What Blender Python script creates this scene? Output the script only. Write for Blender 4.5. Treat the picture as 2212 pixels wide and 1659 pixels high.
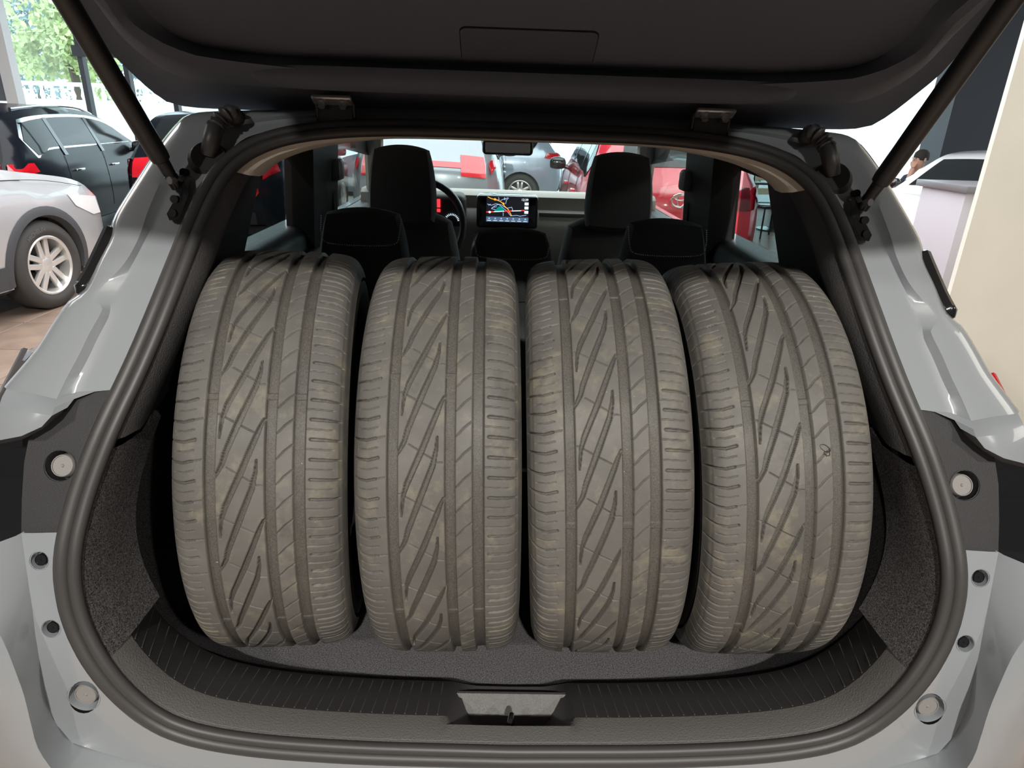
import bpy, bmesh, math, random
import numpy as np
from mathutils import Vector, Matrix, geometry

for o in list(bpy.data.objects): bpy.data.objects.remove(o)
scene = bpy.context.scene
COL = scene.collection
rnd = random.Random(7)

# ------------------------------------------------------------------ camera
W, H, F = 2212.0, 1659.0, 1420.0
CX, CZ = -0.0315, 1.53
YAW, PITCH, ROLL = 0.02374, math.radians(21.9), 0.03356
def cam_axes():
    f = np.array([math.sin(YAW)*math.cos(PITCH), math.cos(YAW)*math.cos(PITCH), -math.sin(PITCH)])
    r = np.array([math.cos(YAW), -math.sin(YAW), 0.0]); u = np.cross(r, f)
    c, s = math.cos(ROLL), math.sin(ROLL)
    return r*c+u*s, u*c-r*s, f
CR, CU, CF = cam_axes()
CO = np.array([CX, 0.0, CZ])
cd = bpy.data.cameras.new('camera'); cam = bpy.data.objects.new('camera', cd); COL.objects.link(cam)
cd.sensor_fit = 'HORIZONTAL'; cd.sensor_width = 36; cd.lens = F/W*36; cd.clip_start = 0.02; cd.clip_end = 300
m4 = Matrix.Identity(4)
for i in range(3):
    m4[i][0] = CR[i]; m4[i][1] = CU[i]; m4[i][2] = -CF[i]; m4[i][3] = CO[i]
cam.matrix_world = m4
scene.camera = cam

# ------------------------------------------------------------------ world, exposure, lamps
wd = bpy.data.worlds.new('world'); scene.world = wd; wd.use_nodes = True
bg = wd.node_tree.nodes['Background']; bg.inputs[0].default_value = (0.80, 0.91, 1.0, 1); bg.inputs[1].default_value = 3.6
scene.view_settings.view_transform = 'Standard'; scene.view_settings.look = 'None'
scene.view_settings.exposure = 0.0; scene.view_settings.gamma = 1.0; scene.view_settings.use_curve_mapping = False
def spot(name, loc, target, power, size, blend, radius, color):
    l = bpy.data.lights.new(name, 'SPOT'); l.energy = power; l.spot_size = math.radians(size); l.spot_blend = blend
    l.shadow_soft_size = radius; l.color = color
    o = bpy.data.objects.new(name, l); COL.objects.link(o); o.location = loc
    o.rotation_euler = (Vector(target)-Vector(loc)).to_track_quat('-Z', 'Y').to_euler()
def area(name, loc, target, power, sx, sy, color):
    l = bpy.data.lights.new(name, 'AREA'); l.energy = power; l.shape = 'RECTANGLE'; l.size = sx; l.size_y = sy; l.color = color
    o = bpy.data.objects.new(name, l); COL.objects.link(o); o.location = loc
    o.rotation_euler = (Vector(target)-Vector(loc)).to_track_quat('-Z', 'Y').to_euler()
WARM = (1.0, 0.96, 0.90)
KEYS = [(0.25, -3.25, 4.0, 900), (-2.2, -3.1, 4.0, 250), (2.4, -3.1, 4.0, 250)]
for i, (x, y, z, p) in enumerate(KEYS):
    spot('ceiling_spot_light', (x, y, z), (x*0.1, 1.0, 0.9), p, 80, 0.5, 0.06, WARM)
for x in (-1.5, 1.5): spot('bounce_fill_light', (x, -1.5, 4.1), (x, -1.5, 0), 700, 46, 0.4, 0.06, WARM)  # added unseen spots: floor bounce brightens the tailgate underside
area('fill_panel_light', (0.0, 6.0, 4.1), (0.0, 6.0, 0), 800, 9, 5, (0.95, 0.97, 1.0))  # added overhead fill, no fixture seen; brightens the cabin and parked cars
area('fill_panel_light', (-5.5, 4.5, 4.1), (-5.2, 4.5, 0), 110, 3, 3, (1.0, 0.96, 0.9))  # added fill of the same kind, for the silver SUV
area('fill_panel_light', (6.0, 1.0, 4.1), (5.0, 2.0, 0), 90, 3, 3, (1.0, 0.95, 0.86))  # added fill of the same kind, for the cream wall

# ------------------------------------------------------------------ materials
MATS = {}
def mat(name, col, rough=0.5, metal=0.0, coat=0.0, var=0.0, vscale=8.0, bump=0.0, bscale=400.0, spec=0.5, emit=None, estr=0.0):
    if name in MATS: return MATS[name]
    m = bpy.data.materials.new(name); m.use_nodes = True; nt = m.node_tree; b = nt.nodes['Principled BSDF']
    b.inputs['Base Color'].default_value = (*col, 1); b.inputs['Roughness'].default_value = rough
    b.inputs['Metallic'].default_value = metal; b.inputs['Coat Weight'].default_value = coat; b.inputs['Coat Roughness'].default_value = 0.04
    b.inputs['Specular IOR Level'].default_value = spec
    if emit:
        b.inputs['Emission Color'].default_value = (*emit, 1); b.inputs['Emission Strength'].default_value = estr
    tc = None
    if var > 0 or bump > 0: tc = nt.nodes.new('ShaderNodeTexCoord')
    if var > 0:
        n = nt.nodes.new('ShaderNodeTexNoise'); n.inputs['Scale'].default_value = vscale; n.inputs['Detail'].default_value = 5
        nt.links.new(tc.outputs['Object'], n.inputs['Vector'])
        r = nt.nodes.new('ShaderNodeValToRGB'); r.color_ramp.elements[0].position = 0.32; r.color_ramp.elements[1].position = 0.68
        r.color_ramp.elements[0].color = (*[c*(1-var) for c in col], 1); r.color_ramp.elements[1].color = (*[min(1, c*(1+var)) for c in col], 1)
        nt.links.new(n.outputs['Fac'], r.inputs[0]); nt.links.new(r.outputs[0], b.inputs['Base Color'])
    if bump > 0:
        n2 = nt.nodes.new('ShaderNodeTexNoise'); n2.inputs['Scale'].default_value = bscale; n2.inputs['Detail'].default_value = 3
        nt.links.new(tc.outputs['Object'], n2.inputs['Vector'])
        bp = nt.nodes.new('ShaderNodeBump'); bp.inputs['Strength'].default_value = bump; bp.inputs['Distance'].default_value = 0.002
        nt.links.new(n2.outputs['Fac'], bp.inputs['Height']); nt.links.new(bp.outputs[0], b.inputs['Normal'])
    MATS[name] = m
    return m
def glass(name, tint, gloss=0.12, dark=0.0):
    if name in MATS: return MATS[name]
    m = bpy.data.materials.new(name); m.use_nodes = True; nt = m.node_tree
    for n in list(nt.nodes):
        if n.type != 'OUTPUT_MATERIAL': nt.nodes.remove(n)
    out = nt.nodes['Material Output']
    t = nt.nodes.new('ShaderNodeBsdfTransparent'); t.inputs[0].default_value = (*tint, 1)
    g_ = nt.nodes.new('ShaderNodeBsdfGlossy'); g_.inputs['Roughness'].default_value = 0.02
    lw = nt.nodes.new('ShaderNodeLayerWeight'); lw.inputs[0].default_value = 0.5
    pw = nt.nodes.new('ShaderNodeMath'); pw.operation = 'POWER'; pw.inputs[1].default_value = 4.0; nt.links.new(lw.outputs['Facing'], pw.inputs[0])
    ml = nt.nodes.new('ShaderNodeMath'); ml.operation = 'MULTIPLY_ADD'; ml.inputs[1].default_value = 0.6; ml.inputs[2].default_value = 0.03; nt.links.new(pw.outputs[0], ml.inputs[0])
    mx = nt.nodes.new('ShaderNodeMixShader'); nt.links.new(ml.outputs[0], mx.inputs[0])
    nt.links.new(t.outputs[0], mx.inputs[1]); nt.links.new(g_.outputs[0], mx.inputs[2]); nt.links.new(mx.outputs[0], out.inputs[0])
    MATS[name] = m
    return m
def flat_emit(name, col, s):
    return mat(name, (0.01, 0.01, 0.01), 0.4, emit=col, estr=s)

PAINT = mat('grey_paint', (0.27, 0.29, 0.305), 0.28, coat=1.0)
BLACKPL = mat('black_plastic', (0.022, 0.021, 0.022), 0.55, bump=0.25, bscale=900)
GRAINPL = mat('grained_plastic', (0.070, 0.067, 0.067), 0.45, bump=0.6, bscale=420)
RUBBER = mat('seal_rubber', (0.048, 0.046, 0.045), 0.45, bump=0.08, bscale=1500)
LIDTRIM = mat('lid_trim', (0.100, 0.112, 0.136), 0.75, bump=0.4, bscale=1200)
BEIGE = mat('beige_headliner', (0.74, 0.67, 0.57), 0.9, bump=0.2, bscale=1500)
SEATFAB = mat('seat_fabric', (0.135, 0.137, 0.145), 0.95, var=0.25, vscale=700, bump=0.4, bscale=900)
STITCH = mat('stitch_thread', (0.85, 0.83, 0.78), 0.9)
DASHB = mat('dash_beige', (0.40, 0.385, 0.35), 0.6, bump=0.2, bscale=900)
CHROME = mat('chrome', (0.75, 0.76, 0.78), 0.12, metal=1.0)
STEEL = mat('zinc_steel', (0.45, 0.45, 0.46), 0.35, metal=0.8)
BLKMET = mat('black_metal', (0.012, 0.012, 0.013), 0.25)
STOPR = mat('stop_rubber', (0.24, 0.23, 0.22), 0.6)
GLASS = glass('clear_glass', (0.86, 0.92, 0.91))
TINT = glass('tinted_glass', (0.55, 0.62, 0.62))
DARKGL = mat('dark_glass', (0.012, 0.015, 0.017), 0.05, spec=.4)
REDL = mat('red_lens', (0.55, 0.008, 0.018), 0.12, coat=1.0)
WHITEPL = mat('white_lens', (0.75, 0.75, 0.74), 0.15, coat=1.0)
TRIMBLK = mat('gloss_black', (0.010, 0.010, 0.011), 0.15, coat=0.6)

def carpet_mat(name, base, light, scale):
    m = bpy.data.materials.new(name); m.use_nodes = True; nt = m.node_tree; b = nt.nodes['Principled BSDF']
    tc = nt.nodes.new('ShaderNodeTexCoord')
    n = nt.nodes.new('ShaderNodeTexNoise'); n.inputs['Scale'].default_value = scale; n.inputs['Detail'].default_value = 6; n.inputs['Roughness'].default_value = 0.75
    n2 = nt.nodes.new('ShaderNodeTexNoise'); n2.inputs['Scale'].default_value = scale*2.7; n2.inputs['Detail'].default_value = 2
    nt.links.new(tc.outputs['Object'], n.inputs['Vector']); nt.links.new(tc.outputs['Object'], n2.inputs['Vector'])
    ad = nt.nodes.new('ShaderNodeMath'); ad.operation = 'MULTIPLY'; nt.links.new(n.outputs['Fac'], ad.inputs[0]); nt.links.new(n2.outputs['Fac'], ad.inputs[1])
    r = nt.nodes.new('ShaderNodeValToRGB'); e = r.color_ramp.elements; e[0].position = 0.17; e[1].position = 0.36
    e[0].color = (*base, 1); e[1].color = (*light, 1)
    nt.links.new(ad.outputs[0], r.inputs[0]); nt.links.new(r.outputs[0], b.inputs['Base Color'])
    bp = nt.nodes.new('ShaderNodeBump'); bp.inputs['Strength'].default_value = 0.9; bp.inputs['Distance'].default_value = 0.003
    nt.links.new(ad.outputs[0], bp.inputs['Height']); nt.links.new(bp.outputs[0], b.inputs['Normal'])
    b.inputs['Roughness'].default_value = 1.0; b.inputs['Specular IOR Level'].default_value = 0.1
    MATS[name] = m
    return m
CARPET = carpet_mat('boot_carpet', (0.022, 0.021, 0.022), (0.26, 0.25, 0.26), 420)
CARPETS = carpet_mat('side_carpet', (0.014, 0.013, 0.013), (0.17, 0.16, 0.16), 360)

# ------------------------------------------------------------------ mesh helpers
def mesh(name, v, f, smooth=True):
    me = bpy.data.meshes.new(name); me.from_pydata([tuple(map(float, p)) for p in v], [], [tuple(map(int, q)) for q in f]); me.update()
    if smooth:
        me.polygons.foreach_set('use_smooth', [True]*len(me.polygons))
        try: me.set_sharp_from_angle(angle=math.radians(42))
        except Exception: pass
    return me
def obj(name, vf, m, parent=None, smooth=True, fix=True):
    me = mesh(name, vf[0], vf[1], smooth) if not isinstance(vf, bpy.types.Mesh) else vf
    if m is not None and not me.materials: me.materials.append(m)
    o = bpy.data.objects.new(name, me); COL.objects.link(o)
    if fix:
        bm = bmesh.new(); bm.from_mesh(me); bmesh.ops.recalc_face_normals(bm, faces=bm.faces); bm.to_mesh(me); bm.free()
    if parent is not None: o.parent = parent
    return o
def tag(o, label=None, cat=None, group=None, kind=None):
    if label: o['label'] = label
    if cat: o['category'] = cat
    if group: o['group'] = group
    if kind: o['kind'] = kind
    return o
def thing(name, label, cat, loc=(0, 0, 0), rz=0.0, group=None):
    o = bpy.data.objects.new(name, None); COL.objects.link(o); o.location = loc; o.rotation_euler = (0, 0, rz); o.empty_display_size = 0.1
    return tag(o, label, cat, group)
def join(*vfs):
    V, Fc, n = [], [], 0
    for v, f in vfs:
        V += [tuple(p) for p in v]; Fc += [tuple(i+n for i in q) for q in f]; n += len(v)
    return V, Fc
def xf(vf, M):
    return [tuple(M @ Vector(p)) for p in vf[0]], vf[1]
def mir(vf):
    return [(-p[0], p[1], p[2]) for p in vf[0]], [tuple(reversed(q)) for q in vf[1]]
def box(x0, x1, y0, y1, z0, z1):
    v = [(x, y, z) for z in (z0, z1) for y in (y0, y1) for x in (x0, x1)]
    return v, [(0, 2, 3, 1), (4, 5, 7, 6), (0, 1, 5, 4), (2, 6, 7, 3), (0, 4, 6, 2), (1, 3, 7, 5)]
def rbox(x0, x1, y0, y1, z0, z1, r, seg=3):
    bm = bmesh.new(); v, f = box(x0, x1, y0, y1, z0, z1)
    bv = [bm.verts.new(p) for p in v]
    for q in f: bm.faces.new([bv[i] for i in q])
    bmesh.ops.bevel(bm, geom=bm.edges[:]+bm.verts[:], offset=r, segments=seg, profile=0.5, affect='EDGES', clamp_overlap=True)
    bm.verts.index_update(); out = [tuple(q.co) for q in bm.verts], [tuple(w.index for w in q.verts) for q in bm.faces]
    bm.free(); return out
def grid(P, closed_u=False, closed_v=False):
    nu, nv = len(P), len(P[0]); v = [tuple(p) for row in P for p in row]; f = []
    for i in range(nu if closed_u else nu-1):
        for j in range(nv if closed_v else nv-1):
            a, b = i, (i+1) % nu; c, d = j, (j+1) % nv
            f.append((a*nv+c, a*nv+d, b*nv+d, b*nv+c))
    return v, f
def tube(pts, r, seg=10, closed=False, cap=True, flat=1.0, up=None):
    pts = [Vector(p) for p in pts]; n = len(pts); rings = []
    rr = r if isinstance(r, (list, tuple, np.ndarray)) else [r]*n
    prev = None
    for i, p in enumerate(pts):
        if closed: t = pts[(i+1) % n]-pts[i-1]
        else: t = pts[min(i+1, n-1)]-pts[max(i-1, 0)]
        t.normalize()
        if prev is None:
            a = Vector(up) if up else (Vector((0, 0, 1)) if abs(t.z) < 0.9 else Vector((1, 0, 0)))
            nrm = (a-t*a.dot(t)).normalized()
        else: nrm = (prev-t*prev.dot(t)).normalized()
        prev = nrm; bn = t.cross(nrm)
        rings.append([p+(nrm*math.cos(2*math.pi*k/seg)*flat+bn*math.sin(2*math.pi*k/seg))*rr[i] for k in range(seg)])
    v, f = grid(rings, closed, True)
    if cap and not closed: f = f+[tuple(range(seg-1, -1, -1)), tuple(range((n-1)*seg, n*seg))]
    return v, f
def lathe(prof, seg=48, axis='x', closed=False):
    # prof: (along axis, radius)
    rings = []
    for k in range(seg):
        a = 2*math.pi*k/seg; c, s = math.cos(a), math.sin(a)
        rings.append([(h, r*c, r*s) if axis == 'x' else ((r*c, r*s, h) if axis == 'z' else (r*c, h, r*s)) for h, r in prof])
    return grid(rings, True, closed)
def cyl(p0, p1, r, seg=16, r1=None): return tube([p0, p1], [r, r if r1 is None else r1], seg)
def spline(pts, n):
    P = np.asarray(pts, float)
    if len(P) < 3:
        t = np.linspace(0, 1, n)[:, None]; return P[0]*(1-t)+P[-1]*t
    d = np.r_[0, np.cumsum(np.linalg.norm(np.diff(P, axis=0), axis=1))]; t = np.linspace(0, d[-1], n); out = []
    E_ = np.vstack([2*P[0]-P[1], P, 2*P[-1]-P[-2]])
    for x in t:
        i = min(max(np.searchsorted(d, x, 'right')-1, 0), len(P)-2); u = (x-d[i])/max(d[i+1]-d[i], 1e-9)
        a, b, c, e = E_[i], E_[i+1], E_[i+2], E_[i+3]
        out.append(0.5*((2*b)+(-a+c)*u+(2*a-5*b+4*c-e)*u*u+(-a+3*b-3*c+e)*u**3))
    return np.array(out)
def resample(P, n):
    P = np.asarray(P, float); d = np.r_[0, np.cumsum(np.linalg.norm(np.diff(P, axis=0), axis=1))]
    t = np.linspace(0, d[-1], n); return np.stack([np.interp(t, d, P[:, k]) for k in range(P.shape[1])], 1)
def cdt(outer, holes, spacing, fn):
    # triangulated panel: 2D outline with holes, filled with a grid of inner points, mapped to 3D by fn
    pts, edges = [], []
    for loop in [outer]+holes:
        n0 = len(pts); pts += [Vector((float(p[0]), float(p[1]))) for p in loop]
        edges += [(n0+i, n0+(i+1) % len(loop)) for i in range(len(loop))]
    o = np.array([[p[0], p[1]] for p in outer]); lo, hi = o.min(0), o.max(0)
    def inside(x, y, loop):
        c = False; n = len(loop); j = n-1
        for i in range(n):
            xi, yi, xj, yj = loop[i][0], loop[i][1], loop[j][0], loop[j][1]
            if (yi > y) != (yj > y) and x < (xj-xi)*(y-yi)/(yj-yi)+xi: c = not c
            j = i
        return c
    segs = np.array([[*pts[a], *pts[b]] for a, b in edges])
    for x in np.arange(lo[0], hi[0], spacing):
        for y in np.arange(lo[1], hi[1], spacing):
            if inside(x, y, outer) and not any(inside(x, y, h) for h in holes):
                dx, dy = segs[:, 2]-segs[:, 0], segs[:, 3]-segs[:, 1]
                t = np.clip(((x-segs[:, 0])*dx+(y-segs[:, 1])*dy)/np.maximum(dx*dx+dy*dy, 1e-12), 0, 1)
                if np.min((x-segs[:, 0]-t*dx)**2+(y-segs[:, 1]-t*dy)**2) > (0.35*spacing)**2: pts.append(Vector((x, y)))
    vo, eo, fo, *_ = geometry.delaunay_2d_cdt(pts, edges, [], 1, 1e-7)
    def keep(q):
        x = sum(vo[i][0] for i in q)/3; y = sum(vo[i][1] for i in q)/3
        return inside(x, y, outer) and not any(inside(x, y, h) for h in holes)
    return [tuple(fn(p[0], p[1])) for p in vo], [tuple(q) for q in fo if keep(q)]
def circle_px(c, r, n=20, ry=None):
    return [(c[0]+r*math.cos(2*math.pi*k/n), c[1]+(ry or r)*math.sin(2*math.pi*k/n)) for k in range(n)]

# ------------------------------------------------------------------ pixel to place
def pray(px, py):
    return CF+CR*((px-W/2)/F)-CU*((py-H/2)/F)
def on_z(px, py, z):
    d = pray(px, py); return CO+d*((z-CZ)/d[2])
def on_d(px, py, y):
    d = pray(px, py); return CO+d*(y/d[1])
def on_x(px, py, x):
    d = pray(px, py); return CO+d*((x-CX)/d[0])
# profile of the car's tail (the flange the tailgate closes on): distance behind the camera as a function of height
_gz = np.linspace(0.3, 1.8, 1501)
_gd = np.interp(_gz, [.3, .60, .70, .85, 1.0, 1.15, 1.3, 1.45, 1.52, 1.58, 1.8], [.62, .64, .655, .665, .70, .78, .89, 1.03, 1.11, 1.25, 1.75])
_k = np.ones(61)/61; _gd = np.convolve(np.pad(_gd, 30, mode='edge'), _k, 'valid')
_gs = np.r_[0, np.cumsum(np.hypot(np.diff(_gz), np.diff(_gd)))]
def g(z): return np.interp(z, _gz, _gd)
_T = np.linspace(0.2, 3.2, 3000)
def hit(px, py, off=0.0):
    d = pray(px, py); s = d[1]*_T-(g(CZ+d[2]*_T)+off); i = int(np.argmax(s > 0))
    a = _T[i-1]-s[i-1]*(_T[i]-_T[i-1])/(s[i]-s[i-1]); return CO+d*a
def to2(p): return np.array([p[0], np.interp(p[2], _gz, _gs)])
def from2(q, dy=0.0):
    z = np.interp(q[1], _gs, _gz); return np.array([q[0], g(z)+dy, z])

# ================================================================== THE SHOWROOM
GROUT = mat('tile_grout', (0.10, 0.075, 0.06), 0.8)
TILE = mat('terracotta_tile', (0.27, 0.195, 0.15), 0.35, var=0.18, vscale=5.0)
CREAM = mat('cream_wall', (0.88, 0.85, 0.75), 0.7, var=0.03, vscale=3.0)
WHITEW = mat('white_wall', (0.80, 0.80, 0.80), 0.6)
DARKCOL = mat('dark_column', (0.045, 0.05, 0.06), 0.5)
MULL = mat('mullion_grey', (0.03, 0.03, 0.035), 0.5)
CEIL = mat('ceiling_grey', (0.32, 0.32, 0.32), 0.9)
floor = tag(obj('floor', box(-11, 11, -7, 14.2, -0.08, -0.010), GROUT, smooth=False), kind='structure')
TS = 0.60
bmv, bmf = rbox(-TS/2+.003, TS/2-.003, -TS/2+.003, TS/2-.003, -0.012, 0.0, 0.0025, 1)
tile_me = mesh('tile', bmv, bmf, False); tile_me.materials.append(TILE)
rest = []
for i in range(-18, 18):
    for j in range(-11, 23):
        x, y = (i+.5)*TS, (j+.5)*TS
        if -7.0 < x < -1.3 and 1.2 < y < 8.2:
            t_ = bpy.data.objects.new('tile', tile_me); COL.objects.link(t_); t_.parent = floor; t_.location = (x, y, 0)
        else: rest.append(([(px+x, py+y, pz) for px, py, pz in box(-TS/2+.003, TS/2-.003, -TS/2+.003, TS/2-.003, -0.012, 0.0)[0]], box(0, 1, 0, 1, 0, 1)[1]))
tag(obj('tile_field', join(*rest), TILE, floor, smooth=False, fix=False), kind='stuff')
tag(obj('ceiling', box(-11, 11, -7, 14.2, 4.25, 4.4), CEIL, smooth=False), kind='structure')
tag(obj('wall_left', box(-11.15, -11, -7, 9.5, 0, 4.25), mat('side_wall', (0.45, 0.44, 0.43), 0.8), smooth=False), kind='structure')
tag(obj('wall_side', box(11, 11.15, -7, 9.5, 0, 4.25), MATS['side_wall'], smooth=False), kind='structure')
tag(obj('wall_back', box(-11, 11, -7.15, -7.0, 0, 4.25), mat('back_wall', (0.30, 0.29, 0.28), 0.8), smooth=False), kind='structure')
xw = on_d(2118, 375, 3.33)[0]
tag(obj('wall_right', box(xw, xw+4.5, 3.3, 3.33, 0, 4.25), CREAM, smooth=False), kind='structure')
a, b = on_d(2066, 200, 11.0)[0], on_d(2170, 200, 11.0)[0]
tag(obj('trim_1', box(a, b+0.6, 11.0, 11.6, 0, 4.25), DARKCOL, smooth=False), kind='structure')
# white frame and dark panel at the far left
xl = on_d(24, 150, 10.0)[0]
tag(obj('trim_2', box(xl-0.16, xl, 10.0, 10.15, 0, 4.25), WHITEW, smooth=False), kind='structure')
tag(obj('trim_3', box(xl-1.5, xl-0.17, 10.02, 10.10, 1.55, 4.25), mat('slate_panel', (0.16, 0.17, 0.20), 0.5), smooth=False), kind='structure')
# glazed front
win = tag(obj('window_1', box(-11, 11, 14.0, 14.012, 0.1, 4.2), GLASS, smooth=False), kind='structure')
for px in (183, 277):
    x = on_d(px, 190, 13.9)[0]; obj('mullion', box(x-.045, x+.045, 13.92, 14.06, 0, 4.25), MULL, win, smooth=False)
for x in (-11, -6.4, -4.4, -2.4, -.4, 1.6, 3.6, 5.6, 9, 11):
    obj('mullion', box(x-.045, x+.045, 13.92, 14.06, 0, 4.25), MULL, win, smooth=False)
x0, x1 = on_d(150, 105, 13.8)[0], -6.4
zt = on_d(170, 97, 13.8)[2]
obj('transom', box(x0, x1, 13.85, 13.98, zt-.19, zt), MULL, win, smooth=False)
obj('window_sill', box(-11, 11, 13.9, 14.1, 0, 0.1), MULL, win, smooth=False)

# ------------------------------------------------------------------ outside
tag(obj('street', box(-40, 40, 14.3, 60, -0.10, -0.02), mat('bright_paving', (0.75, 0.75, 0.74), 0.9, var=.1, vscale=.5), smooth=False), kind='structure')
STONE = mat('white_stone', (0.85, 0.85, 0.83), 0.8)
def balustrade():
    t = thing('balustrade', 'white stone balustrade on a low wall across the street', 'balustrade', (-13, 20, 0))
    zb = 1.66
    obj('wall', box(-7, 6, -.2, .2, -0.02, zb), STONE, t, False)
    obj('top_rail', box(-7, 6, -.14, .14, zb+.34, zb+.44), STONE, t, False)
    prof = [(0, .05), (.04, .05), (.1, .07), (.18, .05), (.26, .035), (.30, .05), (.34, .05)]
    me = mesh('baluster', *lathe(prof, 10, 'z')); me.materials.append(STONE)
    for k in range(46):
        o = bpy.data.objects.new('baluster', me); COL.objects.link(o); o.parent = t; o.location = (-6.8+k*0.28, 0, zb)
balustrade()
def tree(name, label, x, y, h, cr, col, seed):
    r = random.Random(seed)
    t = thing(name, label, 'tree', (x, y, 0), 0)
    tr = spline([(0, 0, -.02), (.1, .1, h*.35), (-.1, .1, h*.7), (0, 0, h*.95)], 8)
    obj('trunk', tube(tr, np.linspace(.2, .05, 8), 8), mat('bark', (.10, .08, .06), .9), t)
    V, Fc = [], []
    clumps = [(r.gauss(0, cr*.42), r.gauss(0, cr*.35), h*.62+r.gauss(0, cr*.5), cr*r.uniform(.25, .5)) for _ in range(38)]
    for cx, cy, cz, cw in clumps:
        for _ in range(130):
            d = Vector((r.gauss(0, 1), r.gauss(0, 1), r.gauss(0, 1))).normalized()*cw*r.uniform(.75, 1.05)
            p = Vector((cx, cy, max(cz, .4)))+d; s = r.uniform(.07, .15)
            if p.z < .3: continue
            a_ = Vector((r.gauss(0, 1), r.gauss(0, 1), r.gauss(0, 1))).normalized(); b_ = a_.orthogonal().normalized()
            n = len(V); V += [p-a_*s, p-b_*s*.5, p+a_*s, p+b_*s*.5]; Fc.append((n, n+1, n+2, n+3))
    tag(obj('foliage', (V, Fc), mat('leaf_'+name, col, .6, var=.25, vscale=1.5), t, False, False), kind='stuff')
def tx(px, y): return on_d(px, 100, y)[0]
tree('dark_tree', 'tall tree with blue-green foliage behind the balustrade', tx(60, 31), 31, 7.0, 2.6, (.18, .29, .31), 3)
tree('lime_tree', 'sunlit tree with yellow-green leaves behind the balustrade', tx(140, 24), 24, 5.6, 1.5, (.50, .58, .28), 5)
tree('dark_tree', 'broad dark shrubby tree far behind the yellow-green tree', tx(240, 42), 42, 8.5, 3.2, (.22, .33, .30), 9)

# ================================================================== THE GREY CAR WITH THE OPEN TAILGATE
CARX = (0, 2.4, 0)
car = thing('hatchback_car', 'grey crossover car with its tailgate open and four tyres in the boot', 'car', CARX)
INV = Matrix.Translation(Vector(CARX)).inverted()
def part(name, vf, m, parent=None, smooth=True, kind=None, fix=True):
    o = obj(name, vf, m, parent or car, smooth, fix)
    if parent is None: o.matrix_parent_inverse = INV.copy()
    if kind: o['kind'] = kind
    return o
def both(name, vf, m, parent=None, smooth=True):
    return part(name, vf, m, parent, smooth), part(name, mir(vf), m, parent, smooth)

# ---- opening contour: traced on both sides, made symmetric on the tail surface
SL = [(1106,1651),(800,1645),(600,1632),(480,1615),(400,1600),(304,1557),(230,1493),(194,1443),(155,1391),(130,1333),(119,1283),(117,1234),(130,1141),(153,1060),(171,1008),(191,962),(223,887),(263,803),(301,712),(333,640),(356,574),(376,521),(394,469),(411,423),(430,392),(458,352),(500,319),(530,298),(575,281),(651,268),(759,262),(892,264),(1106,270)]
SR = [(1106,1651),(1425,1649),(1649,1641),(1732,1632),(1843,1612),(1898,1579),(1967,1513),(2025,1443),(2064,1377),(2083,1297),(2089,1254),(2076,1133),(2053,1049),(2021,962),(1987,887),(1946,800),(1935,762),(1894,666),(1874,602),(1842,521),(1825,480),(1804,440),(1787,402),(1772,379),(1732,347),(1708,334),(1648,315),(1576,301),(1497,290),(1377,278),(1106,270)]
NH = 90
hl = resample(np.array([to2(hit(*p)) for p in SL]), NH); hr = resample(np.array([to2(hit(*p)) for p in SR]), NH)
half = np.stack([(hr[:, 0]-hl[:, 0])/2, (hr[:, 1]+hl[:, 1])/2], 1); half[0, 0] = half[-1, 0] = 0
for _ in range(6): half[1:-1] = half[1:-1]*.5+(half[:-2]+half[2:])*.25
half = resample(half, 140)
CONT = np.vstack([half, (half*[-1, 1])[::-1][1:-1]])      # closed, from the bottom centre, right side first
NC = len(CONT)
_tan = np.roll(CONT, -1, 0)-np.roll(CONT, 1, 0); _tan /= np.linalg.norm(_tan, axis=1)[:, None]
NRM = np.stack([-_tan[:, 1], _tan[:, 0]], 1)               # points into the opening
def ring(off, dy): return np.array([from2(CONT[i]+NRM[i]*off, dy) for i in range(NC)])
base0 = ring(0, 0)
def seal_tube(off, dy, r, flat=1.0): return tube(ring(off, dy), r, 12, True)
seal = part('weather_seal', grid([ring(0.0, .004), ring(.006, -.002), ring(.024, -.002), ring(.032, .006)], False, True), RUBBER)
part('outer_lobe', seal_tube(.0105, -.004, .0100), RUBBER, seal)
part('inner_lobe', seal_tube(.0255, -.003, .0082), RUBBER, seal)

# ---- lining around the opening (lip), ring by ring
def sel(pred): return [i for i in range(NC) if pred(base0[i])]
def strip(idx, rings): return grid([[R[i] for i in idx] for R in rings])
bot = sorted([i for i in range(NC) if base0[i][2] < .85], key=lambda i: base0[i][0])
sideR = [i for i in range(0, 140) if .845 <= base0[i][2] < 1.135]
trimR = [i for i in range(0, 140) if 1.125 <= base0[i][2] < 1.462]
top = [i for i in range(NC) if base0[i][2] >= 1.452]
top = sorted(top, key=lambda i: base0[i][0])
def plate_pt(x, i, off, dy, drop=0.0):
    p = from2(CONT[i]+NRM[i]*off, dy).copy(); k = max(0, min(1, (.092-abs(p[0]))/.035)); p[2] -= drop*k; return p
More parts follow.
